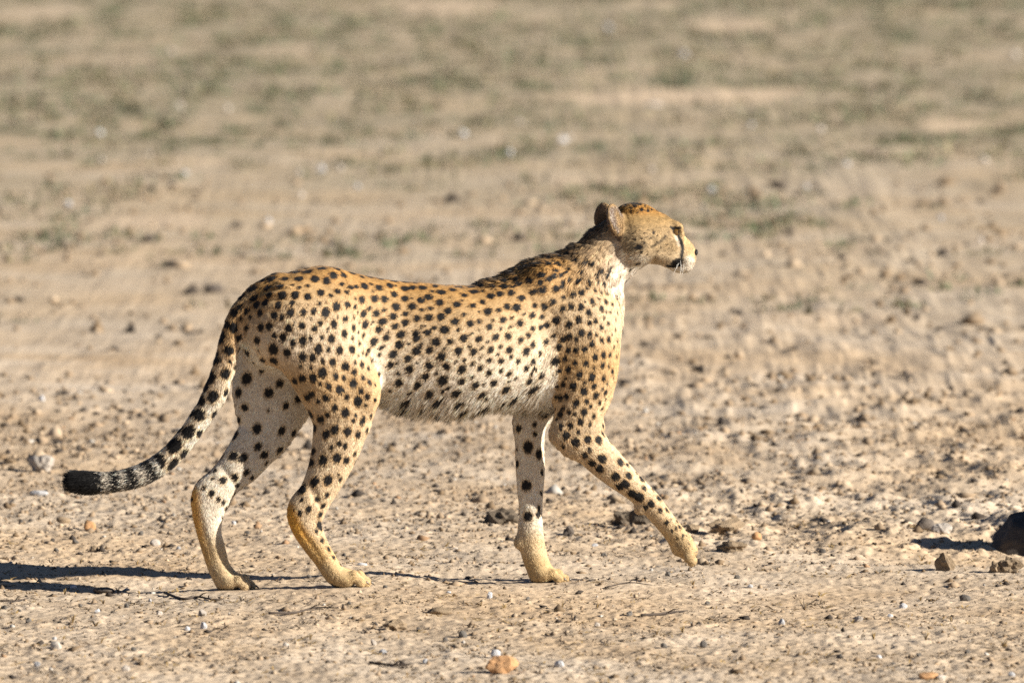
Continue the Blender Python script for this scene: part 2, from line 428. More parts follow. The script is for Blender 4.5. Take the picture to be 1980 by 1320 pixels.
# ------------------------------------------------------------------ coat
# spots read off the photograph: (x0, y0, zoom): [(u, v, r), ...]
TILES = {
(660,480,6.6): "40,345,36 155,320,45 162,272,25 250,275,35 275,365,30 375,365,45 440,300,35 515,390,42 630,345,35 665,390,42 785,360,35 815,405,42 925,360,42 935,415,38 1050,405,42 1100,370,45 1180,455,45 1280,420,50 15,455,28 125,500,33 195,490,30 300,480,50 392,455,22 410,545,20 492,500,45 628,472,42 708,475,18 820,510,45 915,500,45 1045,500,48 1165,545,22 1285,560,45 75,555,34 185,635,20 265,650,45 430,640,45 560,645,45 685,585,42 815,640,42 905,635,16 1020,660,42 1120,620,45 1265,690,45 85,710,38 180,740,25 290,830,42 365,760,24 455,825,45 562,785,28 705,745,52 820,835,32 915,740,45 975,890,45 1040,785,25 1145,765,30 1130,880,45 1275,870,45 215,800,14 55,895,40 165,870,22 232,940,14 310,960,48 410,940,18 535,930,45 670,870,42 700,995,42 830,945,42 1020,1000,22 1075,985,16 1190,1010,28 1305,1030,40 155,1005,32 485,1030,42 610,1065,22 770,1095,48 580,1140,38 420,1185,48 1110,1070,40 960,1085,45 970,1145,42 1215,1190,50 40,1080,42 145,1140,26 220,1065,14 285,1100,28 235,1200,28 870,1215,20 745,1225,50 1025,1225,25 550,1245,18 505,1270,24 355,1285,28 970,1300,50 1130,1300,42 140,1285,45",
(840,480,6.6): "300,460,45 360,410,40 450,460,42 555,410,40 630,468,50 785,480,32 910,480,42 1010,485,28 1085,450,38 745,405,45 700,380,25 940,400,40 1075,380,38 1230,400,45 240,530,42 395,595,38 515,545,50 620,540,25 725,605,48 845,580,42 985,565,42 1120,630,40 1285,550,35 1230,560,25 355,660,20 295,715,45 185,795,40 205,625,15 180,690,15 500,730,35 620,680,38 690,800,48 578,805,16 385,845,28 830,785,30 935,740,42 1055,750,48 1155,835,18 1285,730,36 1260,850,38 275,930,45 465,955,42 580,930,34 710,1000,40 755,915,20 885,910,38 1000,880,22 1100,950,42 980,995,25 1265,1015,30 140,1035,48 315,1040,30 480,1085,18 570,1040,16 850,1025,20 205,1185,38 385,1140,45 580,1150,38 790,1130,40 955,1110,45 1210,1100,36 685,1190,18 1110,1165,38 1265,1220,34 850,1250,26 140,1280,24 455,1250,25 615,1265,24 725,1285,36 960,1290,42 1185,1300,42 315,1300,45 515,1310,40",
(660,640,6.6): "665,290,48 490,295,25 860,345,45 730,390,18 635,425,45 970,400,20 1130,435,50 1280,310,45 730,535,28 880,480,50 1080,570,45 480,550,30 1225,530,25 1300,625,50 740,650,48 985,680,45 650,750,25 895,770,22 885,880,45 890,940,35 1145,790,48 1105,920,35 1280,865,45 1300,985,45 1050,1020,45 1305,1080,30 280,265,22 325,290,25 215,300,18 390,355,22 175,390,22 265,415,38 345,465,25 50,440,50 165,515,38 30,590,32 150,660,55 275,590,30 360,645,34 425,665,15 245,750,35 330,820,34 70,830,38 210,890,55 430,865,25 315,940,24 50,1030,52 180,1070,24 150,1135,28 275,1130,45 380,1070,25 80,1270,52 335,1250,25 215,1310,40 5,740,35",
(840,640,6.6): "815,290,20 600,330,20 990,322,26 1175,260,45 1075,375,32 1270,380,36 95,315,50 390,365,24 285,380,20 495,405,30 705,365,28 855,370,38 160,440,45 360,480,48 590,465,38 705,525,40 860,495,30 965,535,36 1185,470,35 1290,465,30 1250,530,25 1230,620,40 495,575,22 965,630,25 1050,590,22 115,625,58 365,630,42 535,680,45 770,655,45 640,670,20 190,715,28 130,750,26 305,780,48 635,795,42 930,735,48 710,830,28 95,860,46 370,885,42 130,975,50 450,955,50 720,920,50 650,985,40 955,860,40 1060,840,40 200,1025,30 150,1080,35 1280,740,45 1230,930,40 1075,1230,38",
(1020,460,6.6): "195,465,40 370,410,35 500,430,28 345,480,35 435,470,30 280,520,38 170,565,35 555,515,32 685,505,34 800,530,30 905,525,22 650,548,20 460,565,36 445,620,28 370,645,42 200,660,48 100,680,36 50,690,25 580,705,42 690,690,42 765,630,30 865,665,28 940,685,20 1005,675,28 465,748,28 335,810,40 95,860,32 225,870,45 825,805,36 912,775,20 1000,805,28 1080,835,25 455,890,36 555,865,40 680,875,38 735,815,14 940,890,32 1005,930,15 1058,938,20 1150,940,18 70,985,34 195,1000,30 370,1045,48 650,1035,40 780,945,38 975,1010,22 1130,1025,16 250,1105,40 175,1135,32 75,1145,28 530,1095,42 790,1080,32 870,1055,32 1030,1085,22 945,1130,28 1120,1160,18 1180,1130,12 25,1235,32 340,1240,28 535,1240,38 690,1200,42 620,1275,28 795,1220,34 875,1225,24 990,1190,14 1078,1215,12 1160,1225,10 460,1285,42 945,1290,32 1035,1285,32 1140,1300,18 985,570,30 1035,455,35 960,390,35 1190,470,25 1075,360,28 1145,730,25 1265,630,20 755,290,40 840,290,35 1065,590,20 900,450,30 700,400,25 420,330,34 560,370,30 300,330,38 180,340,40 480,230,36 330,250,36 560,180,40 640,260,34",
(1020,640,6.6): "825,155,38 245,135,36 400,195,38 520,225,32 620,230,36 725,225,36 75,165,30 170,265,32 900,235,14 1105,190,18 1190,250,14 475,340,34 370,370,48 605,400,36 748,405,38 862,325,36 970,295,36 1055,290,26 1140,315,18 85,380,34 520,480,38 405,500,34 665,545,42 825,570,44 960,425,32 1035,435,18 850,455,22 1085,505,28 975,595,34 485,590,24 460,670,32 585,695,46 730,650,24 720,760,48 850,695,36 880,815,42 1020,660,18 960,725,20 1000,770,28 925,900,28 1100,590,14 1005,860,14 385,700,25 370,830,28 425,840,36 500,825,36 620,915,42 760,890,34 455,975,28 420,1050,38 530,1020,30 600,1055,24 725,1020,42 810,950,24 850,1075,32 960,980,22 375,1110,25 545,1190,40 675,1145,42 795,1170,28 425,1205,32 965,1195,26 495,1310,42 640,1275,24 955,1300,32 355,980,20 130,690,45 200,540,40 40,940,40 250,1030,45",
(400,490,6.6): "1215,145,45 1015,215,48 1130,205,46 1295,230,48 770,245,40 850,225,35 835,315,50 1000,320,46 1180,325,48 700,305,45 610,430,52 790,430,44 945,405,45 1090,400,26 1180,425,28 1290,415,28 455,530,50 610,560,46 800,515,40 965,525,50 1135,515,48 1290,545,46 745,620,45 635,650,45 915,645,42 1090,625,32 440,660,40 525,710,35 360,730,46 680,750,42 860,785,46 955,800,32 1070,745,46 1235,740,40 240,850,45 445,805,28 555,805,25 350,915,52 690,930,45 800,920,45 1045,945,46 1215,910,42 1110,880,15 510,940,30 200,1040,55 415,1045,38 640,1100,45 865,1045,36 970,1060,44 1100,1140,40 1225,1100,48 290,1200,52 505,1245,42 655,1225,18 850,1210,60 1025,1255,46 1215,1300,46 130,1295,50 420,1200,25 100,1150,30",
(560,490,6.6): "400,160,50 290,120,40 325,325,50 570,275,48 620,165,40 695,275,36 480,350,46 400,495,46 670,390,28 525,530,32 615,480,42 600,665,50 385,630,24 470,615,14 310,725,36 465,745,52 275,830,16 395,875,34 615,800,16 565,890,44 320,950,40 485,955,20 415,1060,30 270,1070,28 535,1080,46 370,1210,50 495,1220,32 640,1225,44 285,1305,36",
(580,660,6.6): "40,190,48 160,205,40 290,240,28 415,255,46 145,325,28 285,385,56 455,435,34 165,455,46 30,460,38 260,530,24 360,565,42 500,610,46 145,665,42 85,705,42 330,710,46 230,760,26 440,835,42 345,925,34 485,1000,14 130,920,45 260,985,50 180,1090,50 445,1110,54 335,1175,44 500,1290,32 580,1310,28 10,300,25",
(420,660,6.6): "720,240,50 580,240,38 475,270,30 380,465,60 575,375,30 800,530,45 660,645,58 270,645,45 1080,460,45 980,500,42 1040,720,45 880,810,40 355,830,45 270,990,40 510,1100,55 825,1130,45 985,1150,38 655,870,20 110,370,52 230,285,30 165,220,25 125,610,36 20,200,40 280,70,25",
(360,820,6.6): "610,395,50 735,420,50 925,275,45 1005,380,48 1205,320,42 460,405,35 480,705,42 630,665,42 785,605,38 855,670,28 665,770,30 330,870,40 420,945,34 485,985,26 520,1055,22 235,795,26 345,685,22 380,580,20 300,600,25 460,1170,18 1035,480,25 75,945,22 600,100,50 630,870,18",
(540,840,6.6): "410,170,40 405,345,52 560,310,52 740,290,58 860,315,44 770,100,32 842,140,30 670,155,30 970,235,30 630,570,56 455,590,50 270,660,50 760,495,24 785,555,25 615,755,32 490,815,36 300,815,22 380,940,36 565,895,30 530,1005,34 265,990,30 515,1140,50 465,1215,26 190,940,15 541,1333,30 620,1445,30 686,1551,28 772,1643,22",
(960,780,6.6): "280,305,38 490,375,30 405,545,60 545,630,50 260,755,35 385,1030,60 260,565,18 580,860,30 600,1100,24 540,1310,25 630,110,60 490,260,30 825,280,34 885,395,42 1000,480,55 1155,445,48 1295,455,45 1040,350,25 1175,585,30 1100,635,40 1200,740,44 1300,820,45 1310,680,35 830,515,30 402,1425,55 532,1395,36",
(1140,880,5.5): "130,30,42 15,65,36 320,65,40 395,60,20 100,135,40 265,215,42 405,205,36 545,240,34 570,340,24 310,325,38 370,300,40 520,435,48 440,400,40 590,540,25 730,445,32 645,505,36 740,575,30 815,570,24 810,705,28 855,672,12 920,690,18 910,762,20 950,752,22 865,795,14 980,838,14 1020,845,10 920,868,14 978,878,12 1045,930,10 490,145,15 660,320,15",
(100,580,3.143): "1035,210,30 1140,215,20 1080,287,28 1000,340,28 990,275,18 1060,430,28 970,455,30 1085,355,14 1065,545,18 985,570,30 910,595,28 930,505,20 905,682,34 998,680,20 850,660,18 840,785,34 790,775,20 928,797,22 755,870,40 835,918,24 655,970,42 750,990,32 765,960,18 540,1005,35 590,1080,34 575,1040,28",
(1080,360,5.5): "1015,490,14 985,555,11 1130,545,9 1060,600,9 930,600,10 1100,660,8 1150,620,8 900,250,18 965,265,16 830,215,20 740,200,14 790,270,14 1000,225,14 1060,240,14 1120,265,12 860,280,10 530,930,28 660,940,20 555,860,26 490,1010,25 625,1140,20 725,1075,14 790,870,20 870,815,24 800,960,18 1000,640,10 880,640,24 1020,505,9 975,560,8 1145,530,9 1090,580,8 1030,630,8 1165,620,8 1100,650,8 1190,560,7 1210,590,7 1070,690,8 1140,690,7 1180,660,7 950,540,9 930,500,9 900,560,10 1060,520,7 870,470,9 960,470,8 1215,640,7 1120,730,7 1190,720,7 900,690,12 960,720,10 840,560,12 810,500,10",
}
bvh = BVHTree.FromPolygons([Vector(v) for v in BV @ ROT], BQ.tolist())
cv = Vector(CAM)
SP, SR = [], []
for (x0, y0, z), txt in TILES.items():
    for t in txt.split():
        u, v, r = map(float, t.split(','))
        px, py = x0 + u / z, y0 + v / z
        best = None
        for k in range(9):                       # a spot on the very edge slides inwards until it meets the body
            dx, dy = (0, 0) if k == 0 else (6 * math.cos(k * .785), 6 * math.sin(k * .785))
            d = Vector(ray(px + dx, py + dy)); hit, nrm, fi, dist = bvh.ray_cast(cv, d.normalized())
            if hit is not None: best = (hit, nrm); break
        if best is None: continue
        hit, nrm = best
        SP.append(ROT @ np.array(hit)); SR.append(r / z * SCALE * 1.12)
SP = np.array(SP); SR = np.array(SR)
SR = SR * np.where(fields(SP)[0] == NECK, .90, 1.0)
# the side turned away: mirrored trunk spots, then filled up where nothing is
def vert_normals(V, Q):
    n = np.cross(V[Q[:, 2]] - V[Q[:, 0]], V[Q[:, 3]] - V[Q[:, 1]])
    N = np.zeros_like(V)
    for j in range(4):
        for k in range(3): N[:, k] += np.bincount(Q[:, j], n[:, k], len(V))
    return N / (np.linalg.norm(N, axis=1)[:, None] + 1e-12)
BN = vert_normals(BV, BQ)
if ((BV - BV.mean(0)) * BN).sum() < 0:
    BQ = BQ[:, ::-1].copy(); BN = -BN
BV = BV + BN * (_n3 * .0016 * _thick)[:, None]
BN = vert_normals(BV, BQ)
VR, VP, VD, VX, VY = fields(BV)
viewl = ROT @ (-FWD)
hid = np.where((BN @ viewl < -.05) & (VR != EAR) & (VR != HEAD) & ~((VR == TAIL) & (VP > 9.3)))[0]
hid = RNG.permutation(hid)[:9000]
cell = {}
def near(p, d):
    kx = tuple((p / .05).astype(int)); 
    for i in (-1, 0, 1):
        for j in (-1, 0, 1):
            for k in (-1, 0, 1):
                for (q, r) in cell.get((kx[0] + i, kx[1] + j, kx[2] + k), ()):
                    if ((p - q) ** 2).sum() < (d + r) ** 2: return True
    return False
for p, r in zip(SP, SR): cell.setdefault(tuple((p / .05).astype(int)), []).append((p, r))
xp, xr = [], []
for i in hid:
    p = BV[i]; r = float(RNG.choice([.004, .0062, .0072, .0078]))
    if p[2] < .16 and VR[i] in (HINDR, HINDL, FORER, FOREL): continue
    if near(p, r + .0065): continue
    cell.setdefault(tuple((p / .05).astype(int)), []).append((p, r)); xp.append(p); xr.append(r)
SP = np.vstack([SP, xp]); SR = np.concatenate([SR, xr])
SD = fields(SP)[2]
S_STR = RNG.uniform(1.0, 1.28, len(SR))

GOLD = np.array([.295, .165, .054]); TAN = np.array([.350, .232, .115]); CREAM = np.array([.425, .325, .212]); WHITE = np.array([.52, .455, .370])
ORANGE = np.array([.47, .25, .05]); BLACK = np.array([.009, .008, .008]); BROWN = np.array([.20, .12, .055])
DIM_ = .52
def poly_d(px, py, pl):
    d = np.full(len(px), 1e9)
    for (x0, y0), (x1, y1) in zip(pl[:-1], pl[1:]):
        vx, vy = x1 - x0, y1 - y0
        t = np.clip(((px - x0) * vx + (py - y0) * vy) / (vx * vx + vy * vy), 0, 1)
        d = np.minimum(d, np.hypot(px - x0 - t * vx, py - y0 - t * vy))
    return d
TAILC = [c for c in chains if c.region == TAIL][0]
def lerp(a_, b_, t): return a_ * (1 - t[:, None]) + b_ * t[:, None]
def coat(p, nrm, jit, fl):
    reg, par, dr, px, py = fl
    n = len(p)
    # trunk: gold on the back, cream on the flank, white below
    top = np.interp(px, [480, 560, 625, 700, 820, 930, 1000, 1080, 1140], [575, 515, 507, 521, 541, 545, 522, 494, 447])
    bot = np.interp(px, [480, 600, 740, 850, 950, 1070, 1200], [720, 740, 772, 803, 785, 790, 800])
    f = np.clip((py - top) / (bot - top), 0, 1.2)
    col = lerp(np.tile(GOLD, (n, 1)), TAN, sstep(.03, .28, f))
    col = lerp(col, CREAM, sstep(.20, .50, f))
    col = lerp(col, WHITE, sstep(.45, .85, f) * .9)
    under = sstep(-.2, -.75, nrm[:, 2])
    col = lerp(col, WHITE, under * np.isin(reg, (TORSO, NECK)))
    # shoulder and thigh keep a tan tone lower down
    lg = np.isin(reg, (HINDR, HINDL, FORER, FOREL))
    c2 = lerp(np.tile(TAN * [.98, .95, .86], (n, 1)), CREAM * .97, sstep(.62, .34, p[:, 2]))
    inner = ((np.isin(reg, (HINDR, FORER)) & (nrm[:, 1] > .1)) | (np.isin(reg, (HINDL, FOREL)) & (nrm[:, 1] < -.1)))
    c2[inner] = lerp(c2, WHITE, np.full(n, .85))[inner]
    hind = np.isin(reg, (HINDR, HINDL))
    z = p[:, 2]
    # hind legs: orange heel from the hock down
    rear = poly_d(px, py, [(550, 985), (566, 1022), (592, 1060), (606, 1078)])
    rearl = poly_d(px, py, [(368, 952), (371, 990), (381, 1040), (392, 1080)])
    c2 = lerp(c2, ORANGE, sstep(29, 11, rear) * (reg == HINDR))
    c2 = lerp(c2, ORANGE, sstep(27, 8, rearl) * .9 * (reg == HINDL))
    low = sstep(.17, .10, z) * lg
    pawc = (DIM_ * np.array([.66, .46, .215]))
    c2 = lerp(c2, pawc, low * .75)
    c2 = lerp(c2, (DIM_ * np.array([.66, .48, .26])), sstep(.30, .05, z) * .7 * (reg == FORER))
    c2 = lerp(c2, (DIM_ * np.array([.66, .46, .22])), sstep(.085, .05, z) * .8 * (reg == FOREL))
    wl = np.where(np.isin(reg, (HINDR, HINDL)), sstep(.66, .52, z), sstep(.70, .56, z)) * lg
    col = lerp(col, c2, wl)
    pad = lg * sstep(-.55, -.8, nrm[:, 2]) * sstep(.035, .02, z)
    col = lerp(col, np.array([.03, .025, .022]), pad * 1.0)
    # neck and nape; the brown mottling also paints in the head's shade
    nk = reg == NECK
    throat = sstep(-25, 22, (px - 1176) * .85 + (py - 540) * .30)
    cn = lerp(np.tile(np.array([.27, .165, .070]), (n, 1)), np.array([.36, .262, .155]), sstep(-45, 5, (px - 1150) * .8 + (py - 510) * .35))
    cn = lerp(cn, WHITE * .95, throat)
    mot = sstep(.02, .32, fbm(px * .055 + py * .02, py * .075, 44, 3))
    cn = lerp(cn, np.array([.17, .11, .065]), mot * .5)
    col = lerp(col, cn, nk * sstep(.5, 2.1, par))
    mane = sstep(46, 10, poly_d(px, py, [(985, 520), (1040, 503), (1082, 488), (1115, 463), (1150, 432), (1170, 415)])) * np.isin(reg, (NECK, TORSO, FORER, FOREL))
    streak = fbm(px * .050 + py * .03, py * .16 - px * .06, 5, 3)
    mk = mane * sstep(-.10, .25, streak - .18 + .45 * sstep(1050, 1130, px))
    col = lerp(col, BLACK * 2.5, mk * .80)
    # head
    hd = reg == HEAD
    ch_ = lerp(np.tile((DIM_ * np.array([.50, .315, .125])), (n, 1)), (DIM_ * np.array([.58, .42, .235])), sstep(412, 470, py))
    ch_ = lerp(ch_, (DIM_ * np.array([.68, .52, .33])), sstep(472, 505, py - (px - 1290) * .15))
    ch_ = lerp(ch_, WHITE, sstep(503, 522, py))
    ch_ = lerp(ch_, (DIM_ * np.array([.70, .50, .26])), sstep(16, 4, poly_d(px, py, [(1316, 448), (1330, 474), (1340, 486)])))
    ch_ = lerp(ch_, WHITE, sstep(13, 5, poly_d(px, py, [(1334, 505), (1330, 520)])))
    ch_ = lerp(ch_, WHITE, sstep(6, 2, poly_d(px, py, [(1309, 456), (1313, 464), (1315, 472)])) * .7)
    ch_ = lerp(ch_, WHITE, sstep(20, 8, poly_d(px, py, [(1228, 505), (1246, 508)])) * .8)
    dk = np.maximum(sstep(4.3, 2.6, poly_d(px, py, [(1301, 441), (1309, 449), (1314, 458), (1318, 468), (1321, 480), (1320, 492), (1318, 500)])),
                    np.maximum(sstep(10.5, 7.5, np.hypot((px - 1311) / 1.25, (py - 508 - (1311 - px) * .2) / .95)), sstep(3.2, 1.8, poly_d(px, py, [(1292, 514), (1304, 516), (1318, 513)]))))
    dk = np.maximum(dk, sstep(3.2, 1.8, poly_d(px, py, [(1299, 440), (1316, 440)])) * .95)
    dk = np.maximum(dk, sstep(8.5, 6.0, np.hypot(px - 1308, (py - 448) * 1.15)))
    dk = np.maximum(dk, sstep(3.5, 2.0, poly_d(px, py, [(1262, 477), (1278, 467), (1288, 457)])) * .55)
    dk = np.maximum(dk, sstep(11, 5, poly_d(px, py, [(1230, 478), (1245, 474)])) * .55)
    ch_ = lerp(ch_, BLACK, dk)
    cr_ = fbm(px * .085, py * .16, 9, 2)
    ch_ = lerp(ch_, np.array([.36, .19, .05]), sstep(424, 408, py + (1300 - px) * .05))
    ch_ = lerp(ch_, BLACK * 2, sstep(.16, .32, cr_) * sstep(414, 404, py + (1300 - px) * .04) * .9)
    col = np.where(hd[:, None], ch_, col)
    # ears: dark back, pale rim, grizzled inside
    er = reg == EAR
    inn = sstep(.05, .45, nrm[:, 0]) * sstep(.036, .028, par)
    ce = lerp(np.tile(TAN * .8, (n, 1)), np.array([.09, .06, .045]), np.maximum(inn, sstep(-.1, -.5, nrm[:, 0]) * .8))
    ce = lerp(ce, WHITE * .8, inn * sstep(.6, 1.2, jit))
    col = np.where(er[:, None], ce, col)
    # tail: paler underneath, rings and a black tip
    tl = reg == TAIL
    ct = lerp(np.tile(TAN, (n, 1)), WHITE * .97, sstep(3.2, 7.5, par))
    ct = lerp(ct, WHITE * 1.12, sstep(.1, -.5, nrm[:, 2]) * .8)
    rings = np.zeros(n)
    for a_, b_ in ((9.42, 9.88), (10.12, 10.60), (10.78, 11.22), (11.40, 20)):
        rings = np.maximum(rings, sstep(a_ - .06, a_ + .06, par + jit * .12) * (1 - sstep(b_ - .06, b_ + .06, par + jit * .12)))
    ct = lerp(ct, BLACK, rings)
    col = np.where((tl & (par > 1.2))[:, None], ct, col)
    # mottling
    col = np.where(hd[:, None], col * (.88 + .26 * fbm(px * .07, py * .11, 13, 3) + .06 * jit)[:, None], col)
    col = col * (1 + .10 * fbm(px * .02, py * .02, 3, 3))[:, None]
    dxy = np.column_stack([dr[:, 0], -dr[:, 2]]); dxy /= np.linalg.norm(dxy, axis=1)[:, None] + 1e-6
    su = px * dxy[:, 0] + py * dxy[:, 1]; sv = -px * dxy[:, 1] + py * dxy[:, 0]
    stk = fbm(sv * .20, su * .045, 71, 3)
    lgl = lg & (p[:, 2] < .3)
    col = col * np.clip(1 + (.22 - .03 * lgl) * stk, .5, 1.3)[:, None]
    # spots
    k = np.zeros(n); halo = np.zeros(n)
    order = np.lexsort((p[:, 2], (p[:, 0] / .03).astype(int)))
    for i0 in range(0, n, 1200):
        ii = order[i0:i0 + 1200]
        q = p[ii]
        lo = q.min(0) - .03; hi = q.max(0) + .03
        sel = np.where(((SP > lo) & (SP < hi)).all(1))[0]
        if not len(sel): continue
        d = q[:, None, :] - SP[None, sel]
        al = (d * SD[None, sel]).sum(-1)
        d2 = (d * d).sum(-1) - al ** 2
        rr = np.sqrt(np.maximum(d2, 0) / (SR[sel] * .96) ** 2 + al ** 2 / (SR[sel] * S_STR[sel]) ** 2).min(1)
        rr = rr + jit[ii] * .05
        k[ii] = sstep(1.07, .94, rr); halo[ii] = sstep(1.55, 1.05, rr)
    ok = ~(er | (tl & (par > 9.3)))
    col = lerp(col, col * np.array([.80, .66, .45]), halo * ok * .7)
    spc = BLACK * (1 + .5 * np.abs(jit))[:, None]
    return lerp(col, spc, k * ok), reg, par, dr, px, py

jv = RNG.normal(0, 1, len(BV)) * .3
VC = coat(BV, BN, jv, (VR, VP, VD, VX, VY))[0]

sk = NT('cheetah_skin')
at_ = sk.n('ShaderNodeAttribute', attribute_name='coat')
sk.l(at_.outputs['Color'], sk.b.inputs['Base Color'])
sk.b.inputs['Roughness'].default_value = .75
sk.b.inputs['Specular IOR Level'].default_value = .2

cheetah = bpy.data.objects.new('cheetah', None)
COL.objects.link(cheetah)
cheetah.rotation_euler = (0, 0, PSI)
tag(cheetah, 'spotted cheetah striding across bare sand with one forepaw lifted', 'cheetah')
body = mesh_obj('body', BV, BQ, sk.m, cheetah)
ca = body.data.color_attributes.new('coat', 'FLOAT_COLOR', 'POINT')
ca.data.foreach_set('color', np.column_stack([VC, np.ones(len(VC))]).astype(np.float32).ravel())

# ------------------------------------------------------------------ fur
NH = 380000
T = np.vstack([BQ[:, [0, 1, 2]], BQ[:, [0, 2, 3]]])
area = np.linalg.norm(np.cross(BV[T[:, 1]] - BV[T[:, 0]], BV[T[:, 2]] - BV[T[:, 0]]), axis=1)
tn = BN[T].mean(1)
dens = area * np.where(tn @ viewl < -.25, .45, 1.0)
dens *= np.where(np.isin(VR[T[:, 0]], (HEAD, EAR)), 2.6, 1.0) * np.where(VR[T[:, 0]] == TAIL, 1.9, 1.0)
dens *= np.where((VR[T[:, 0]] >= HINDR) & (VR[T[:, 0]] <= FOREL) & (BV[T[:, 0], 2] < .3), 1.3, 1.0)
ti = RNG.choice(len(T), NH, p=dens / dens.sum())
u = RNG.random((NH, 2)); fl = u.sum(1) > 1; u[fl] = 1 - u[fl]
w3 = np.column_stack([1 - u.sum(1), u])
HP = (BV[T[ti]] * w3[:, :, None]).sum(1)
HN = (BN[T[ti]] * w3[:, :, None]).sum(1); HN /= np.linalg.norm(HN, axis=1)[:, None]
HJ = RNG.normal(0, 1, NH)
main = T[ti, w3.argmax(1)]
HR = VR[main]; HPAR = np.where((VR[T[ti]] == HR[:, None]).all(1), (VP[T[ti]] * w3).sum(1), VP[main])
HD = (VD[T[ti]] * w3[:, :, None]).sum(1)
hq = HP.copy(); mm = np.isin(HR, (TORSO, NECK, HEAD, EAR)); hq[mm, 1] = -np.abs(hq[mm, 1])
HX, HY = project(hq @ ROT)
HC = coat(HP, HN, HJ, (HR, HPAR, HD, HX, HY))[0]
HC = np.clip(HC * np.exp(RNG.normal(-.02, .17, NH))[:, None], 0, .95)
# length and lift by place
ln = np.full(NH, .0080); lift = np.full(NH, .27)
z = HP[:, 2]
lg = np.isin(HR, (HINDR, HINDL, FORER, FOREL))
ln = np.where(lg, .0074, ln)
ln = np.where(lg & (z < .40), .0074, ln)
ln = np.where(lg & (z < .09), .0062, ln)
belly = (HR == TORSO) * sstep(745, 790, HY) * sstep(690, 745, HX)
ln = ln + belly * RNG.uniform(.004, .034, NH); lift = lift + belly * .35
mane = sstep(34, 8, poly_d(HX, HY, [(955, 536), (1000, 520), (1040, 504), (1082, 490), (1115, 466), (1150, 436), (1168, 420)])) * np.isin(HR, (NECK, TORSO, FORER, FOREL))
ln = ln + mane * RNG.uniform(.004, .024, NH); lift = lift + mane * .38
ln = np.where(HR == NECK, np.maximum(ln, RNG.uniform(.010, .022, NH)), ln); lift = np.where(HR == NECK, np.maximum(lift, .30), lift)
ln = np.where(HR == HEAD, .0058, ln); lift = np.where(HR == HEAD, .36, lift); lift = np.where(lg & (z < .4), .34, lift)
ruff = (HR == HEAD) * sstep(1262, 1228, HX) * sstep(438, 480, HY)
ln = ln + ruff * RNG.uniform(.004, .013, NH); lift = lift + ruff * .15
crown = (HR == HEAD) * sstep(414, 404, HY) * sstep(1310, 1270, HX)
ln = ln + crown * .004; lift = lift + crown * .3
ln = np.where(HR == EAR, .0055 + .008 * sstep(.0, -.03, HPAR) * RNG.random(NH), ln); lift = np.where(HR == EAR, .5, lift)
ln = np.where(HR == TAIL, np.interp(HPAR, [0, 2, 5, 8, 11.3, 11.8, 13], [.008, .009, .010, .010, .010, .015, .024]) * RNG.uniform(.6, 1.5, NH), ln)
lift = np.where(HR == TAIL, np.interp(HPAR, [0, 4, 9, 13], [.25, .32, .42, .55]), lift)
elb = sstep(26, 6, poly_d(HX, HY, [(1066, 836), (1095, 862), (1130, 888)])) * (HR == FORER)
ln = ln + elb * .005
ax_f = sstep(30, 5, poly_d(HX, HY, [(1000, 775), (1045, 740), (1062, 690)])) * (HR == TORSO)
ln = ln + ax_f * RNG.uniform(.0, .014, NH)
ln *= RNG.uniform(.72, 1.2, NH)
bare = (HR == HEAD) & (np.hypot(HX - 1345, HY - 491) < 6)
ln = np.where(bare, .0006, ln)
tng = HD - (HD * HN).sum(1)[:, None] * HN
tng /= np.linalg.norm(tng, axis=1)[:, None] + 1e-6
clump = np.column_stack([fbm(HX * .09 + 7 * k, HY * .09, 31 + k, 3) for k in range(3)]) * .42
tng = tng + clump + RNG.normal(0, .16, (NH, 3))
tng = tng - (tng * HN).sum(1)[:, None] * HN
tng /= np.linalg.norm(tng, axis=1)[:, None] + 1e-6
lift = np.clip(lift + RNG.normal(0, .06, NH), .06, 1.2)
NPT = 4
pt = np.zeros((NH, NPT, 3), np.float32)
for k in range(NPT):
    s = k / (NPT - 1)
    up_ = np.sin(lift) * (s - .38 * s * s)
    pt[:, k] = HP - HN * .0008 + ln[:, None] * (tng * (s * np.cos(lift))[:, None] + HN * up_[:, None])
    pt[:, k, 2] -= ln * (.08 + .45 * belly) * s * s
# neighbouring hairs draw together into small tufts
from mathutils.kdtree import KDTree
NG = 36000
kd = KDTree(NG)
for i in range(NG): kd.insert(HP[i], i)
kd.balance()
gi = np.fromiter((kd.find(q)[1] for q in HP), int, NH)
okg = (np.linalg.norm(HP - HP[gi], axis=1) < .012) & ((HN * HN[gi]).sum(1) > .5)
shift = pt[gi] - pt
for k in range(1, NPT):
    s = k / (NPT - 1)
    pt[:, k] += shift[:, k] * (okg * np.where(HR == TAIL, .12, np.clip((ln - .006) / .014, .14, .55)) * s ** 1.3)[:, None]
gt = np.exp(RNG.normal(0, .10, NG))
HC = np.where(HC.max(1)[:, None] > .06, np.clip(HC * 1.72 * gt[gi][:, None], 0, .9), HC)
rad = np.zeros((NH, NPT), np.float32)
thick = np.where(np.isin(HR, (HEAD, EAR)), .00046, .00060) * RNG.uniform(.75, 1.25, NH)
for k, f in enumerate((1.0, .95, .7, .18)): rad[:, k] = thick * f
hc = bpy.data.hair_curves.new('fur')
hc.add_curves([NPT] * NH)
hc.points.foreach_set('position', pt.ravel())
hc.points.foreach_set('radius', rad.ravel())
ha = hc.attributes.new('coat', 'FLOAT_COLOR', 'CURVE')
ha.data.foreach_set('color', np.column_stack([HC, np.ones(NH)]).astype(np.float32).ravel())
nw = HN + .15 * tng + RNG.normal(0, .16, (NH, 3)); nw[:, 1] += belly * .7 * np.sign(HP[:, 1]); nw /= np.linalg.norm(nw, axis=1)[:, None]
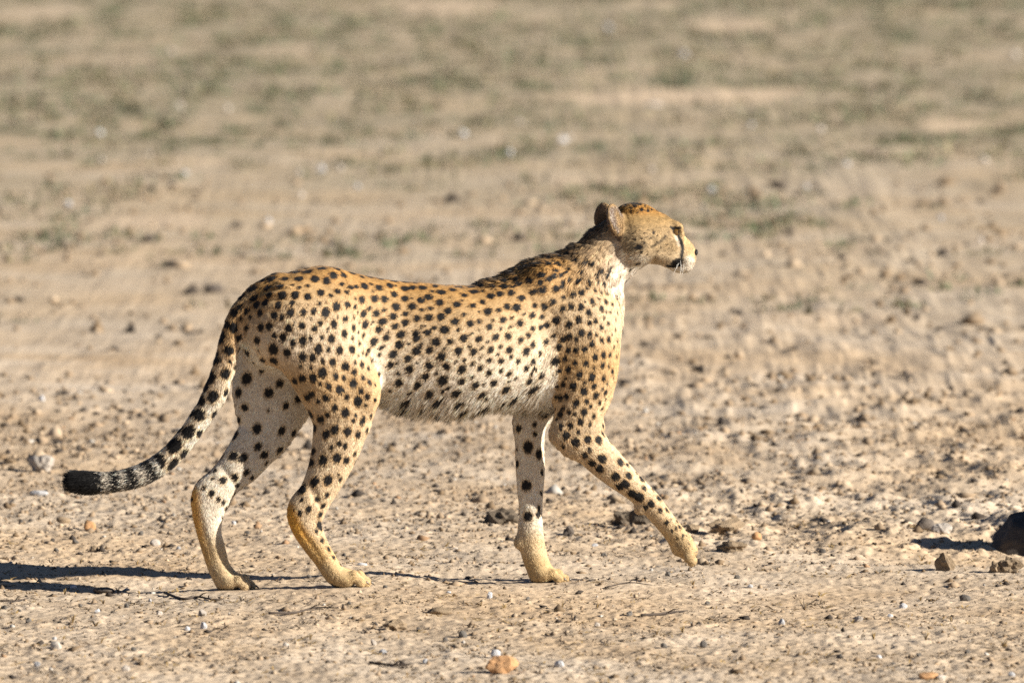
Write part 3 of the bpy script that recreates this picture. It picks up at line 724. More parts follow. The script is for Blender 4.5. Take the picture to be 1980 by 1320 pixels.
hn_ = hc.attributes.new('coat_normal', 'FLOAT_VECTOR', 'CURVE')
hn_.data.foreach_set('vector', (nw @ ROT).astype(np.float32).ravel())
fm = NT('cheetah_fur')
fa = fm.n('ShaderNodeAttribute', attribute_name='coat')
fn = fm.n('ShaderNodeAttribute', attribute_name='coat_normal')
fm.l(fa.outputs['Color'], fm.b.inputs['Base Color'])
fm.l(fn.outputs['Vector'], fm.b.inputs['Normal'])
fm.b.inputs['Roughness'].default_value = .62
fm.b.inputs['Specular IOR Level'].default_value = .22
fm.b.inputs['Sheen Weight'].default_value = .10
fm.b.inputs['Sheen Roughness'].default_value = .5
tr = fm.n('ShaderNodeBsdfTranslucent'); fm.l(fa.outputs['Color'], tr.inputs['Color']); fm.l(fn.outputs['Vector'], tr.inputs['Normal'])
mx = fm.n('ShaderNodeMixShader'); mx.inputs[0].default_value = .22
fm.l(fm.b.outputs[0], mx.inputs[1]); fm.l(tr.outputs[0], mx.inputs[2]); fm.l(mx.outputs[0], fm.out.inputs['Surface'])
hc.materials.append(fm.m)
fur = bpy.data.objects.new('fur', hc)
COL.objects.link(fur)
fur.parent = body

# ------------------------------------------------------------------ eyes, nose, whiskers, claws
def flat(name, col, rough=.5, spec=.5):
    m = NT(name); m.b.inputs['Base Color'].default_value = (*col, 1); m.b.inputs['Roughness'].default_value = rough
    m.b.inputs['Specular IOR Level'].default_value = spec
    return m.m
def lathe(prof, seg=24):
    V, Fc = [], []
    for (r, h) in prof:
        for j in range(seg):
            t = 2 * math.pi * j / seg; V.append((r * math.cos(t), r * math.sin(t), h))
    for i in range(len(prof) - 1):
        for j in range(seg):
            Fc.append((i * seg + j, i * seg + (j + 1) % seg, (i + 1) * seg + (j + 1) % seg, (i + 1) * seg + j))
    return V, Fc
M_EYE = flat('eye_white', (.09, .05, .014), .06); M_PUP = flat('pupil', (.006, .005, .005), .08); M_NOSE = flat('nose_skin', (.014, .012, .012), .55, .3)
M_WH = flat('whisker_hair', (.85, .82, .75), .4); M_CLAW = flat('claw_horn', (.10, .075, .05), .35)
for sd in (-1, 1):
    c = P(1305, 449, -.029) * np.array([1, -sd, 1])
    dirv = Vector((.82, sd * .56, .02)).normalized()
    q = dirv.to_track_quat('Z', 'Y').to_matrix()
    V, Fc = lathe([(.0001, -.0105)] + [(.0105 * math.sin(t), -.0105 * math.cos(t)) for t in np.linspace(.15, 2.62, 12)] + [(.0001, .0093)])
    eye = mesh_obj('eye', [Vector(c) + q @ Vector(v) for v in V], Fc, M_EYE, cheetah)
    V, Fc = lathe([(.0001, .0108), (.0030, .0104), (.0044, .0099), (.0046, .0090)])
    mesh_obj('pupil', [Vector(c) + q @ Vector(v) for v in V], Fc, M_PUP, eye)
# nose pad: wedge with two nostril hollows
bm = bmesh.new()
bmesh.ops.create_uvsphere(bm, u_segments=28, v_segments=20, radius=1)
nc = P(1341.5, 490.5, 0)
for v in bm.verts:
    x, y, zz = v.co
    wdt = .0160 * (1 + .28 * zz)
    X = .0088 * x * (1 - .25 * zz * zz); Y = wdt * y; Z = .0130 * zz
    for sd in (-1, 1):
        d = math.hypot(y - sd * .55, zz + .15)
        if x > -.2: X -= .004 * math.exp(-(d / .26) ** 2); Y -= sd * .002 * math.exp(-(d / .26) ** 2)
    if zz < 0 and x > 0: X -= .003 * math.exp(-(y / .12) ** 2)
    r_ = ry(-30) @ np.array([X, Y, Z])
    v.co = Vector(nc + r_)
me = bpy.data.meshes.new('nose'); bm.to_mesh(me); bm.free()
me.polygons.foreach_set('use_smooth', np.ones(len(me.polygons), bool)); me.materials.append(M_NOSE)
no = bpy.data.objects.new('nose', me); COL.objects.link(no); no.parent = cheetah

def tube(path, radii, seg=6):
    path = [Vector(p) for p in path]; V, Fc = [], []
    for i, p in enumerate(path):
        t = (path[min(i + 1, len(path) - 1)] - path[max(i - 1, 0)]).normalized()
        q = t.to_track_quat('Z', 'Y').to_matrix()
        for j in range(seg):
            an = 2 * math.pi * j / seg
            V.append(p + q @ Vector((radii[i] * math.cos(an), radii[i] * math.sin(an), 0)))
    for i in range(len(path) - 1):
        for j in range(seg):
            Fc.append((i * seg + j, i * seg + (j + 1) % seg, (i + 1) * seg + (j + 1) % seg, (i + 1) * seg + j))
    Fc.append(tuple(range(seg))[::-1]); Fc.append(tuple(range((len(path) - 1) * seg, len(path) * seg)))
    return V, Fc
rw = random.Random(3)
for sd in (-1, 1):
    for j in range(5):
        a0 = P(1316 + rw.uniform(-6, 9), 502 + rw.uniform(-4, 10), -.027) * np.array([1, -sd, 1])
        dx, dz = rw.uniform(-.6, .05), rw.uniform(-.85, -.25)
        d = Vector((dx, sd * rw.uniform(.35, .7), dz)).normalized()
        L_ = rw.uniform(.022, .045)
        pth = [Vector(a0) + d * L_ * s + Vector((-.5, 0, -.5)) * L_ * .35 * s * s for s in (0, .33, .66, 1)]
        V, Fc = tube(pth, [.00034, .0003, .00025, .00015], 5)
        mesh_obj('whisker', V, Fc, M_WH, cheetah)
for b in blobs:
    if b['name'] == 'toe' and b['k'] > 0:
        R = b['rot'] if b['rot'] is not None else np.eye(3)
        f_ = R.T @ np.array([1, 0, 0]); dn = R.T @ np.array([0, 0, -1])
        c0 = b['c'] + f_ * b['r'][0] * .80 + dn * b['r'][2] * .05
        pth = [c0 + f_ * s * .013 + dn * (.010 * s * s) for s in (0, .4, .75, 1)]
        V, Fc = tube(pth, [.0034, .0028, .0017, .0005], 8)
        mesh_obj('claw', V, Fc, M_CLAW, cheetah)

# ================================================================== GROUND
FEET = [(680, 1136, -.066), (455, 1143, .066), (1062, 1128, .060)]
footw = [ROT.T @ P(*f) for f in FEET]

def height(x, y):
    x = np.asarray(x, float); y = np.asarray(y, float)
    d = np.clip((y - 1) / 30, 0, 1)
    h = .012 * fbm(x / 1.4, y / 1.9, 1, 3) + .05 * perlin(x / 6, y / 9, 40) * sstep(2, 14, y)
    rough = sstep(.75, 1.7, y + .25 * perlin(x / .7, 3.3, 8)) * (.35 + .65 * sstep(-.1, .75, x)) * (1 - .45 * sstep(5, 16, y))
    rough = np.maximum(rough, .30 * sstep(-.55, -1.1, y))
    cl = fbm(x / .17, y / .24, 21, 3)
    cl2 = fbm(x / .38, y / .60, 25, 2)
    h = h + rough * (.017 * np.maximum(cl, -.30) + .019 * np.maximum(cl2, -.2))
    h = h + (.35 + .65 * rough) * (.0085 * np.maximum(fbm(x / .055, y / .085, 33, 3), -.05))
    h = h + .0030 * fbm(x / .022, y / .034, 37, 2) * (1 - sstep(2.5, 5, y))
    h = h + .013 * fbm(x / .42, y / .26, 93, 2) * sstep(-.25, .05, y) * sstep(1.6, .9, y)
    # trampled hollow beside the boulder
    h = h - .050 * np.exp(-((x - 1.30) / .34) ** 2 - ((y - 1.15) / .42) ** 2)
    return h
_hp = [float(height(f[0], f[1])) for f in footw]
FC = [(f[0], f[1], f[2] + .004 - hh) for f, hh in zip(footw, _hp)]
def H(x, y):
    h = height(x, y)
    num = 0; den = .02
    for fx, fy, dz in FC:
        w = np.exp(-(((x - fx) / .30) ** 2 + ((y - fy) / .30) ** 2)); num = num + w * dz; den = den + w
    # flatten the roughness right under the paws
    for fx, fy, fz in [(f[0], f[1], f[2]) for f in footw]:
        w = np.exp(-(((x - fx) / .07) ** 2 + ((y - fy) / .09) ** 2)) * .85
        h = h * (1 - w) + w * (fz + .004) - w * num / den
    return h + num / den

def grow(lo, hi, step, end_lo, end_hi, g):
    mid = list(np.arange(lo, hi + 1e-6, step)); out = mid[:]; s = step; v = hi
    while v < end_hi: s *= g; v += s; out.append(v)
    s = step; v = lo; pre = []
    while v > end_lo: s *= g; v -= s; pre.append(v)
    return np.array(pre[::-1] + out)
xs = grow(-1.75, 1.75, .0055, -400, 400, 1.07)
ys = grow(-3.1, 2.6, .0120, -40, 900, 1.026)
GX, GY = np.meshgrid(xs, ys)
GZ = H(GX, GY)
# the plain flattens out far away
GZ = np.where((np.abs(GX) > 60) | (GY > 200), 0.0, GZ)
nx, ny = len(xs), len(ys)
ii = np.arange(nx * ny).reshape(ny, nx)
def plane_at(px, py):
    d = ray(px, py); t = -CAM[2] / d[2]; p = CAM + t * d; return p[0], p[1]
BARE = []
for px, py, w_, h_ in ((1290, 192, 260, 12), (1480, 182, 120, 8), (245, 116, 46, 9), (1420, 52, 110, 9), (560, 95, 60, 7), (880, 18, 130, 9), (90, 25, 110, 8), (1610, 612, 130, 12), (300, 425, 120, 14), (1840, 240, 70, 8), (1150, 345, 90, 8)):
    x0, y0 = plane_at(px, py); x1, _ = plane_at(px + w_, py); _, ya = plane_at(px, py - h_); _, yb = plane_at(px, py + h_)
    BARE.append((x0, y0, abs(x1 - x0), abs(ya - yb) / 2))
def bare(x, y):
    b = np.zeros(np.shape(x))
    for x0, y0, rx, ry_ in BARE:
        q = np.sqrt(((x - x0) / rx) ** 2 + ((y - y0) / ry_) ** 2) + .22 * perlin(x / (rx * .3), y / (ry_ * .4), 91)
        b = np.maximum(b, sstep(1.1, .75, q))
    return b
GQ = np.column_stack([ii[:-1, :-1].ravel(), ii[:-1, 1:].ravel(), ii[1:, 1:].ravel(), ii[1:, :-1].ravel()])
gm = NT('dry_sandy_soil')
geo = gm.n('ShaderNodeNewGeometry'); pos = geo.outputs['Position']
sc_ = gm.n('ShaderNodeVectorMath', operation='MULTIPLY'); sc_.inputs[1].default_value = (1, .62, 1); gm.l(pos, sc_.inputs[0]); v1 = sc_.outputs[0]
sep = gm.n('ShaderNodeSeparateXYZ'); gm.l(pos, sep.inputs[0])
base = gm.ramp(gm.noise(v1, 2.6, 6, .62), [(.30, (.405, .312, .219)), (.48, (.528, .422, .310)), (.66, (.612, .503, .386))])
warm = gm.ramp(gm.noise(v1, .9, 3), [(.40, (1, 1, 1)), (.62, (1.0, .925, .82))])
base = gm.mix(1.0, base, warm, 'MULTIPLY')
fine = gm.ramp(gm.noise(pos, 75, 4, .7), [(.30, (.60, .55, .50)), (.46, (1, 1, 1)), (.72, (1.12, 1.12, 1.12))])
base = gm.mix(.75, base, fine, 'MULTIPLY')
# plain beyond: weathered crust and lichen-grey soil between sparse plants
fy = gm.n('ShaderNodeMapRange'); fy.inputs['From Min'].default_value = 9; fy.inputs['From Max'].default_value = 34; gm.l(sep.outputs['Y'], fy.inputs['Value'])
sc2 = gm.n('ShaderNodeVectorMath', operation='MULTIPLY'); sc2.inputs[1].default_value = (1, .35, 1); gm.l(pos, sc2.inputs[0])
patch = gm.ramp(gm.noise(sc2.outputs[0], .75, 5, .6), [(.38, (0, 0, 0)), (.60, (1, 1, 1))])
pm = gm.math('MULTIPLY', patch, fy.outputs[0])
crust = gm.ramp(gm.noise(sc2.outputs[0], 1.7, 4), [(.35, (.250, .210, .140)), (.55, (.310, .255, .170)), (.7, (.390, .310, .215))])
base = gm.mix(gm.math('MULTIPLY', pm, .80), base, crust)
grey = gm.mix(gm.math('MULTIPLY', fy.outputs[0], .40), base, (.330, .275, .185))
ba = gm.n('ShaderNodeAttribute', attribute_name='bare')
grey = gm.mix(gm.math('MULTIPLY', ba.outputs['Fac'], .85), grey, (.56, .43, .30))
gm.l(grey, gm.b.inputs['Base Color'])
gm.b.inputs['Roughness'].default_value = .95
gm.b.inputs['Specular IOR Level'].default_value = .12
bmp = gm.n('ShaderNodeBump'); bmp.inputs['Strength'].default_value = .55; bmp.inputs['Distance'].default_value = .004
gm.l(gm.noise(pos, 140, 5, .7), bmp.inputs['Height']); gm.l(bmp.outputs[0], gm.b.inputs['Normal'])
ground = mesh_obj('ground', np.column_stack([GX.ravel(), GY.ravel(), GZ.ravel()]), GQ, gm.m)
gb = ground.data.attributes.new('bare', 'FLOAT', 'POINT')
gb.data.foreach_set('value', bare(GX, GY).ravel().astype(np.float32))
tag(ground, kind='structure')

def ground_at(px, py):
    d = ray(px, py); t = (0 - CAM[2]) / d[2]
    for _ in range(12):
        p = CAM + t * d
        t = (float(H(p[0], p[1])) - CAM[2]) / d[2]
    p = CAM + t * d
    return p[0], p[1], float(H(p[0], p[1]))

# ------------------------------------------------------------------ rocks
def rock_mat(name, stops, scale=60, bump=.4):
    m = NT(name)
    oi = m.n('ShaderNodeObjectInfo'); tc = m.n('ShaderNodeTexCoord')
    c = m.ramp(m.noise(tc.outputs['Object'], scale, 5, .65), stops)
    rnd = m.n('ShaderNodeMapRange'); rnd.inputs['To Min'].default_value = .78; rnd.inputs['To Max'].default_value = 1.15
    m.l(oi.outputs['Random'], rnd.inputs['Value'])
    hs = m.n('ShaderNodeHueSaturation'); m.l(c, hs.inputs['Color']); m.l(rnd.outputs[0], hs.inputs['Value'])
    m.l(hs.outputs[0], m.b.inputs['Base Color'])
    m.b.inputs['Roughness'].default_value = .88; m.b.inputs['Specular IOR Level'].default_value = .25
    b = m.n('ShaderNodeBump'); b.inputs['Strength'].default_value = bump; b.inputs['Distance'].default_value = .003
    m.l(m.noise(tc.outputs['Object'], scale * 2.2, 5, .7), b.inputs['Height']); m.l(b.outputs[0], m.b.inputs['Normal'])
    return m.m
R_PALE = rock_mat('pale_calcrete', [(.3, (.34, .29, .24)), (.6, (.46, .41, .36))])
R_WHITE = rock_mat('white_quartz', [(.3, (.36, .35, .35)), (.6, (.47, .47, .48))])
R_DARK = rock_mat('dark_stone', [(.3, (.07, .065, .06)), (.6, (.13, .115, .10))])
R_TAN = rock_mat('earth_clod', [(.3, (.20, .145, .09)), (.6, (.33, .245, .16))], 45, .7)
R_ORANGE = rock_mat('rusty_sandstone', [(.3, (.36, .19, .085)), (.6, (.48, .28, .14))])
R_GREY = rock_mat('grey_boulder', [(.3, (.075, .060, .050)), (.6, (.145, .12, .10))], 22, .6)

R_BOULDER = rock_mat('shade_dark_boulder_rock', [(.3, (.045, .037, .032)), (.6, (.095, .080, .068))], 22, .6)  # rock tone darkened to stand in for shade on the boulder
R_SHADE_EARTH = rock_mat('shade_dark_earth', [(.3, (.065, .050, .036)), (.6, (.135, .105, .075))], 45, .7)  # earth darkened so the colour carries the shade of these lumps

def rock_mesh(seed, level=2, angular=.5, rough=.16):
    r = np.random.default_rng(seed)
    bm = bmesh.new(); bmesh.ops.create_icosphere(bm, subdivisions=level, radius=1)
    pl = r.normal(size=(9, 3)); pl /= np.linalg.norm(pl, axis=1)[:, None]; off = r.uniform(.55, .92, 9)
    ph = r.uniform(0, 50, 3)
    for v in bm.verts:
        c = np.array(v.co)
        f = min([1.0] + [o / (c @ n_) for n_, o in zip(pl, off) if c @ n_ > 1e-3])
        k = 1 * (1 - angular) + f * angular
        k += .5 * rough * float(fbm(np.array([c[0] * 5 + ph[2] + c[2] * 4]), np.array([c[1] * 5 + ph[1] - c[2] * 4]), seed % 89, 2)[0])
        k += rough * float(fbm(np.array([c[0] * 1.7 + ph[0] + c[2]]), np.array([c[1] * 1.7 + ph[1] - c[2]]), seed % 97, 3)[0])
        v.co = Vector(c * k)
    me = bpy.data.meshes.new('rock'); bm.to_mesh(me); bm.free()
    me.polygons.foreach_set('use_smooth', np.full(len(me.polygons), level >= 3 and rough < .3 and angular < .89, bool))
    return me
def put_rock(name, px, py, wpx, hpx, mat, seed, label, cat='stone', group=None, level=3, angular=.6, depth=.8, sink=.22, rough=.16, rot=None):
    """px, py: base centre of the rock on the ground, wpx x hpx its size in the photograph"""
    x, y, z_ = ground_at(px, py)
    m = SCALE * (DIST + y) / DIST
    rx, rz = wpx * m / 2, hpx * m / 2
    me = rock_mesh(seed, level, angular, rough); me.name = name; me.materials.append(mat)
    o = bpy.data.objects.new(name, me); COL.objects.link(o)
    o.scale = (rx * 1.1, rx * depth, rz * (1 + sink))
    o.location = (x, y + rx * depth * .5, z_ + rz * (1 - sink) * .9)
    rr_ = random.Random(seed); o.rotation_euler = rot or (0, 0, rr_.uniform(-.6, .6))
    return tag(o, label, cat, group)

LAND = [('the orange block', 970, 1295), ('the forked dark twig', 375, 1157), ('the crooked dark twig', 590, 1184), ('the straight grey twig', 1285, 1189), ('the flat clod', 850, 1186), ('the brown double clod', 762, 1216),
 ('the round pale foreground pebble', 108, 1256), ('the rear hind paw', 450, 1142), ('the front hind paw', 690, 1136), ('the standing forepaw', 1070, 1127), ('the lifted paw', 1340, 1110), ('the upright dry sprig', 1556, 1178), ('the upright earth clod', 1828, 1100),
 ('the broad yellowish clod', 1957, 1108), ('the reddish stone', 172, 1026), ('the long shaded stone', 200, 1140), ('the smooth tan pebble', 300, 1056), ('the pyramid shaped stone', 1099, 1036), ('the buried orange stone', 1795, 1312), ('the thin twig', 28, 1163), ('the low flat earth lump', 1415, 1070)]
LAND = [(n_, *ground_at(px, py)[:2]) for n_, px, py in LAND]
def by(px, py):
    x, y, _ = ground_at(px, py)
    return min(LAND, key=lambda q: math.hypot(q[1] - x, q[2] - y))[0]
put_rock('stone', 80, 912, 54, 36, R_PALE, 3, 'large pale angular stone on the sand beyond the tail tip', angular=.9)
put_rock('stone', 74, 957, 32, 12, R_WHITE, 4, 'flat white stone just below the large pale stone')
put_rock('stone', 970, 1302, 62, 38, R_ORANGE, 5, 'blocky orange brown stone lying alone in the blurred foreground', angular=.95, depth=.6)
put_rock('stone', 958, 1272, 18, 16, R_WHITE, 6, 'small bluish white pebble behind the orange block')
put_rock('boulder', 1996, 1044, 200, 78, R_BOULDER, 8, 'dark boulder with painted shade standing in the trampled hollow', 'boulder', angular=.8, depth=.7, sink=.3, level=4, rough=.08, rot=(.15, -.35, .9))
put_rock('boulder', 2130, 1062, 250, 150, R_BOULDER, 81, 'unseen larger boulder added to shade the hollow', 'boulder', angular=.85, depth=.7, sink=.3, level=4, rough=.08)  # added outside the view to cast shade on the boulder and hollow
put_rock('stone', 1822, 1030, 38, 24, R_PALE, 9, 'broad pale stone at the rim of the hollow beside the boulder', angular=.9)
put_rock('stone', 1790, 1026, 36, 24, R_GREY, 10, 'mottled grey stone leaning on the broad pale stone', angular=.7)
put_rock('earth_clod', 1828, 1100, 32, 34, R_TAN, 12, 'upright crumbly earth clod in front of the hollow', 'clod', angular=.95, rough=.42)
put_rock('earth_clod', 1957, 1108, 44, 34, R_TAN, 13, 'broad yellowish earth clod below the boulder', 'clod', angular=.95, rough=.42)
put_rock('earth_clod', 1925, 1106, 26, 24, R_TAN, 14, 'small earth clod pressed against the broad yellowish clod', 'clod', angular=.95, rough=.42)
put_rock('stone', 1099, 1036, 28, 22, R_GREY, 15, 'small grey pyramid shaped stone behind the standing forepaw', angular=.95)
put_rock('earth_clod', 973, 1012, 62, 28, R_SHADE_EARTH, 16, 'earth lump with painted shade behind the standing foreleg', 'clod', angular=.9, rough=.42)
put_rock('earth_clod', 1206, 1012, 42, 28, R_SHADE_EARTH, 17, 'smaller earth lump with painted shade behind the lifted foreleg', 'clod', angular=.9, rough=.42)
put_rock('earth_clod', 1242, 1014, 48, 32, R_SHADE_EARTH, 18, 'larger earth lump with painted shade behind the lifted foreleg', 'clod', angular=.9, rough=.42)
put_rock('stone', 1340, 1030, 26, 22, R_TAN, 19, 'tan stone just behind the lifted paw', angular=.9)
put_rock('earth_clod', 1400, 1034, 70, 30, R_TAN, 20, 'long earth lump beyond the lifted paw', 'clod', angular=.8, rough=.42)
put_rock('earth_clod', 1415, 1070, 52, 22, R_TAN, 21, 'low flat earth lump in front of the lifted paw', 'clod', angular=.8, rough=.42)
put_rock('stone', 1463, 1044, 20, 16, R_ORANGE, 22, 'small rusty stone on the rough soil before the animal')
put_rock('earth_clod', 762, 1216, 44, 20, R_TAN, 23, 'brown double clod in the foreground below the hind paw', 'clod', angular=.9, rough=.42)
put_rock('earth_clod', 850, 1186, 42, 15, R_TAN, 24, 'flat clod on the sand below the belly', 'clod', angular=.8)
put_rock('stone', 947, 1157, 12, 16, R_WHITE, 25, 'tiny pointed white stone below the belly', angular=.95)
put_rock('stone', 300, 1056, 20, 15, R_PALE, 26, 'smooth tan pebble behind the rear hind leg', angular=.2)
put_rock('stone', 172, 1026, 24, 20, R_ORANGE, 27, 'reddish stone on the open sand below the tail', angular=.8)
put_rock('stone', 181, 1064, 20, 12, R_TAN, 28, 'small wedge shaped stone above the long shadow', angular=.9)
put_rock('stone', 122, 1011, 26, 14, R_TAN, 29, 'low brown stone next to the reddish stone', angular=.7)
put_rock('stone', 108, 1256, 22, 20, R_PALE, 30, 'round pale pebble with a dark lee side in the foreground', angular=.5)
put_rock('stone', 200, 1140, 44, 13, R_GREY, 31, 'long flat stone lying inside the shadow band', angular=.4)
put_rock('stone', 142, 1143, 15, 9, R_WHITE, 32, 'small white pebble lying inside the shadow band')
for j, (px, py, w_, h_) in enumerate(((391, 1190, 16, 14), (393, 1209, 14, 14), (362, 1219, 13, 10), (309, 1186, 13, 10), (188, 1183, 12, 9), (290, 1163, 8, 7), (1155, 1212, 12, 11), (1081, 1290, 22, 14), (1746, 1178, 16, 11),
        (1660, 1200, 20, 12), (1512, 1206, 14, 14), (1722, 1192, 12, 8), (1820, 1316, 20, 12), (1700, 1272, 12, 8), (1956, 1308, 14, 10), (722, 1247, 12, 14), (740, 1263, 16, 10), (823, 1282, 14, 10), (553, 1250, 14, 9), (868, 1145, 10, 6),
        (105, 1240, 9, 7), (243, 1296, 16, 12), (72, 1288, 16, 11), (1150, 1056, 12, 7), (880, 1060, 10, 6), (452, 1013, 9, 9), (345, 1062, 10, 6), (20, 1089, 8, 5), (700, 1092, 22, 6), (1450, 1135, 12, 7))):
    put_rock('pebble', px, py, w_, h_, R_WHITE if j % 3 else R_PALE, 50 + j, 'small whitish pebble on the sand nearest to ' + by(px, py), 'pebble', 'whitish pebbles on the near sand', level=2, angular=.95, sink=.4)
for j, (px, py, w_) in enumerate(((8, 1178, 13), (37, 1182, 8), (154, 1172, 10), (245, 1174, 12), (55, 1203, 12), (258, 1263, 12), (598, 1117, 10), (665, 1076, 10), (745, 1136, 10), (810, 1218, 10), (726, 1205, 10), (895, 1230, 20), (675, 1168, 9), (1218, 1190, 16),
        (1368, 1168, 11), (1425, 1118, 12), (1168, 1077, 13), (1292, 1112, 12), (1284, 1252, 15), (1865, 1162, 22), (1870, 1264, 12), (1776, 1268, 12), (1726, 1284, 9), (1625, 1272, 15), (1590, 1070, 14), (1020, 1160, 9), (272, 1033, 12), (478, 1032, 11), (860, 1240, 12), (1360, 1255, 18), (145, 1053, 14), (108, 1065, 12), (40, 1010, 10))):
    put_rock('pebble', px, py, w_, w_ * .75, R_DARK, 90 + j, 'small dark pebble on the sand nearest to ' + by(px, py), 'pebble', 'dark pebbles on the near sand', level=2, angular=.95, sink=.4)
for j, (px, py, w_) in enumerate(((345, 212, 18), (895, 262, 16), (795, 262, 14), (1088, 275, 16), (1100, 270, 14), (1375, 374, 16), (577, 338, 14), (620, 332, 16), (658, 330, 14), (690, 365, 13), (582, 382, 13), (518, 432, 15), (440, 214, 14), (193, 262, 13), (195, 315, 13), (357, 340, 13),
        (288, 302, 12), (132, 398, 14), (1586, 254, 15), (1450, 246, 13), (1903, 310, 15), (1637, 322, 14), (1962, 112, 18), (1322, 110, 15), (330, 104, 14), (1818, 425, 14), (1358, 402, 13), (985, 300, 14), (1005, 240, 13), (1175, 60, 16), (1260, 332, 12), (1560, 365, 12), (740, 300, 12), (80, 776, 14), (1895, 470, 14))):
    put_rock('stone', px, py, w_, w_ * .85, R_WHITE if j % 2 else R_PALE, 140 + j, 'pale stone scattered far back on the open plain', 'stone', 'pale stones far out on the plain', level=2)
put_rock('stone', 415, 566, 34, 20, R_GREY, 33, 'grey white stone on the plain above the rump', angular=.8)
put_rock('stone', 1795, 1312, 40, 16, R_ORANGE, 34, 'orange stone half buried in the sand below the hollow', angular=.5)
put_rock('stone', 1262, 208, 40, 10, R_PALE, 35, 'wide flat pale slab on the far plain', 'stone')

# ------------------------------------------------------------------ loose crumbs of soil (nobody could count them)
def scatter(n, xr, yr, seed, keep):
    r = np.random.default_rng(seed)
    x = r.uniform(*xr, n); y = yr[0] + (yr[1] - yr[0]) * r.random(n) ** 1.25
    k = r.random(n) < keep(x, y)
    return x[k], y[k], r
OCT = np.array([(1, 0, 0), (-1, 0, 0), (0, 1, 0), (0, -1, 0), (0, 0, 1), (0, 0, -1)], float)
OF = np.array([(0, 2, 4), (2, 1, 4), (1, 3, 4), (3, 0, 4), (2, 0, 5), (1, 2, 5), (3, 1, 5), (0, 3, 5)])
def crumbs(name, n, xr, yr, seed, size, keep, cols, label, cat):
    x, y, r = scatter(n, xr, yr, seed, keep)
    m = len(x)
    s = size[0] * np.exp(r.normal(0, size[1], m)); s = np.minimum(s, size[2])
    s = s * (1 + .08 * np.clip(y, 0, 12))
    V = OCT[None] * (r.uniform(.6, 1.25, (m, 6, 1)) * np.stack([np.ones(m), np.ones(m), r.uniform(.45, .8, m)], 1)[:, None, :]) * s[:, None, None] + r.normal(0, .18, (m, 6, 3)) * s[:, None, None]
    an = r.uniform(0, 6.28, m); ca_, sa_ = np.cos(an)[:, None], np.sin(an)[:, None]
    X = V[..., 0] * ca_ - V[..., 1] * sa_; Y = V[..., 0] * sa_ + V[..., 1] * ca_
    P_ = np.stack([X + x[:, None], Y + y[:, None], V[..., 2] + (H(x, y) + s * .22)[:, None]], -1).reshape(-1, 3)
    Fc = (OF[None] + (np.arange(m) * 6)[:, None, None]).reshape(-1, 3)
    mt = NT(name + '_soil'); at2 = mt.n('ShaderNodeAttribute', attribute_name='tint'); mt.l(at2.outputs['Color'], mt.b.inputs['Base Color'])
    mt.b.inputs['Roughness'].default_value = .95; mt.b.inputs['Specular IOR Level'].default_value = .1
    o = mesh_obj(name, P_, Fc, mt.m, smooth=False)
    cols = np.array(cols); ci = r.choice(len(cols), m, p=(np.array([c[3] for c in cols]) / sum(c[3] for c in cols)))
    c = cols[ci][:, :3] * np.exp(r.normal(0, .12, m))[:, None]
    a3 = o.data.color_attributes.new('tint', 'FLOAT_COLOR', 'POINT')
    a3.data.foreach_set('color', np.repeat(np.column_stack([c, np.ones(m)]), 6, 0).astype(np.float32).ravel())
    return tag(o, label, cat, kind='stuff')
SOILS = [(.27, .20, .135, 6), (.35, .27, .19, 3), (.19, .135, .085, 5), (.055, .045, .038, 3.2), (.40, .37, .33, .3), (.27, .17, .10, .3)]
msk = lambda x, y: np.clip(.45 + .55 * fbm(x / .35, y / .5, 61, 3) + .35 * sstep(.8, 1.8, y) - .25 * np.exp(-((y + .25) / .35) ** 2), .04, 1)
crumbs('soil_crumbs', 54000, (-2.1, 2.1), (-3.1, 6.5), 71, (.0028, .50, .013), msk, SOILS, 'loose crumbs of dry soil strewn over the sand', 'soil')
crumbs('gravel', 5200, (-2.3, 2.3), (-3.1, 9), 72, (.0070, .42, .024), msk, SOILS, 'scattered gravel and small clods on the sand', 'gravel')
crumbs('far_clods', 6000, (-4.0, 4.0), (2.2, 26), 73, (.0085, .45, .032), lambda x, y: np.clip(.5 + .6 * fbm(x / 1.1, y / 1.6, 62, 3), .05, 1), SOILS[:4], 'soil clods dotting the plain behind', 'soil')

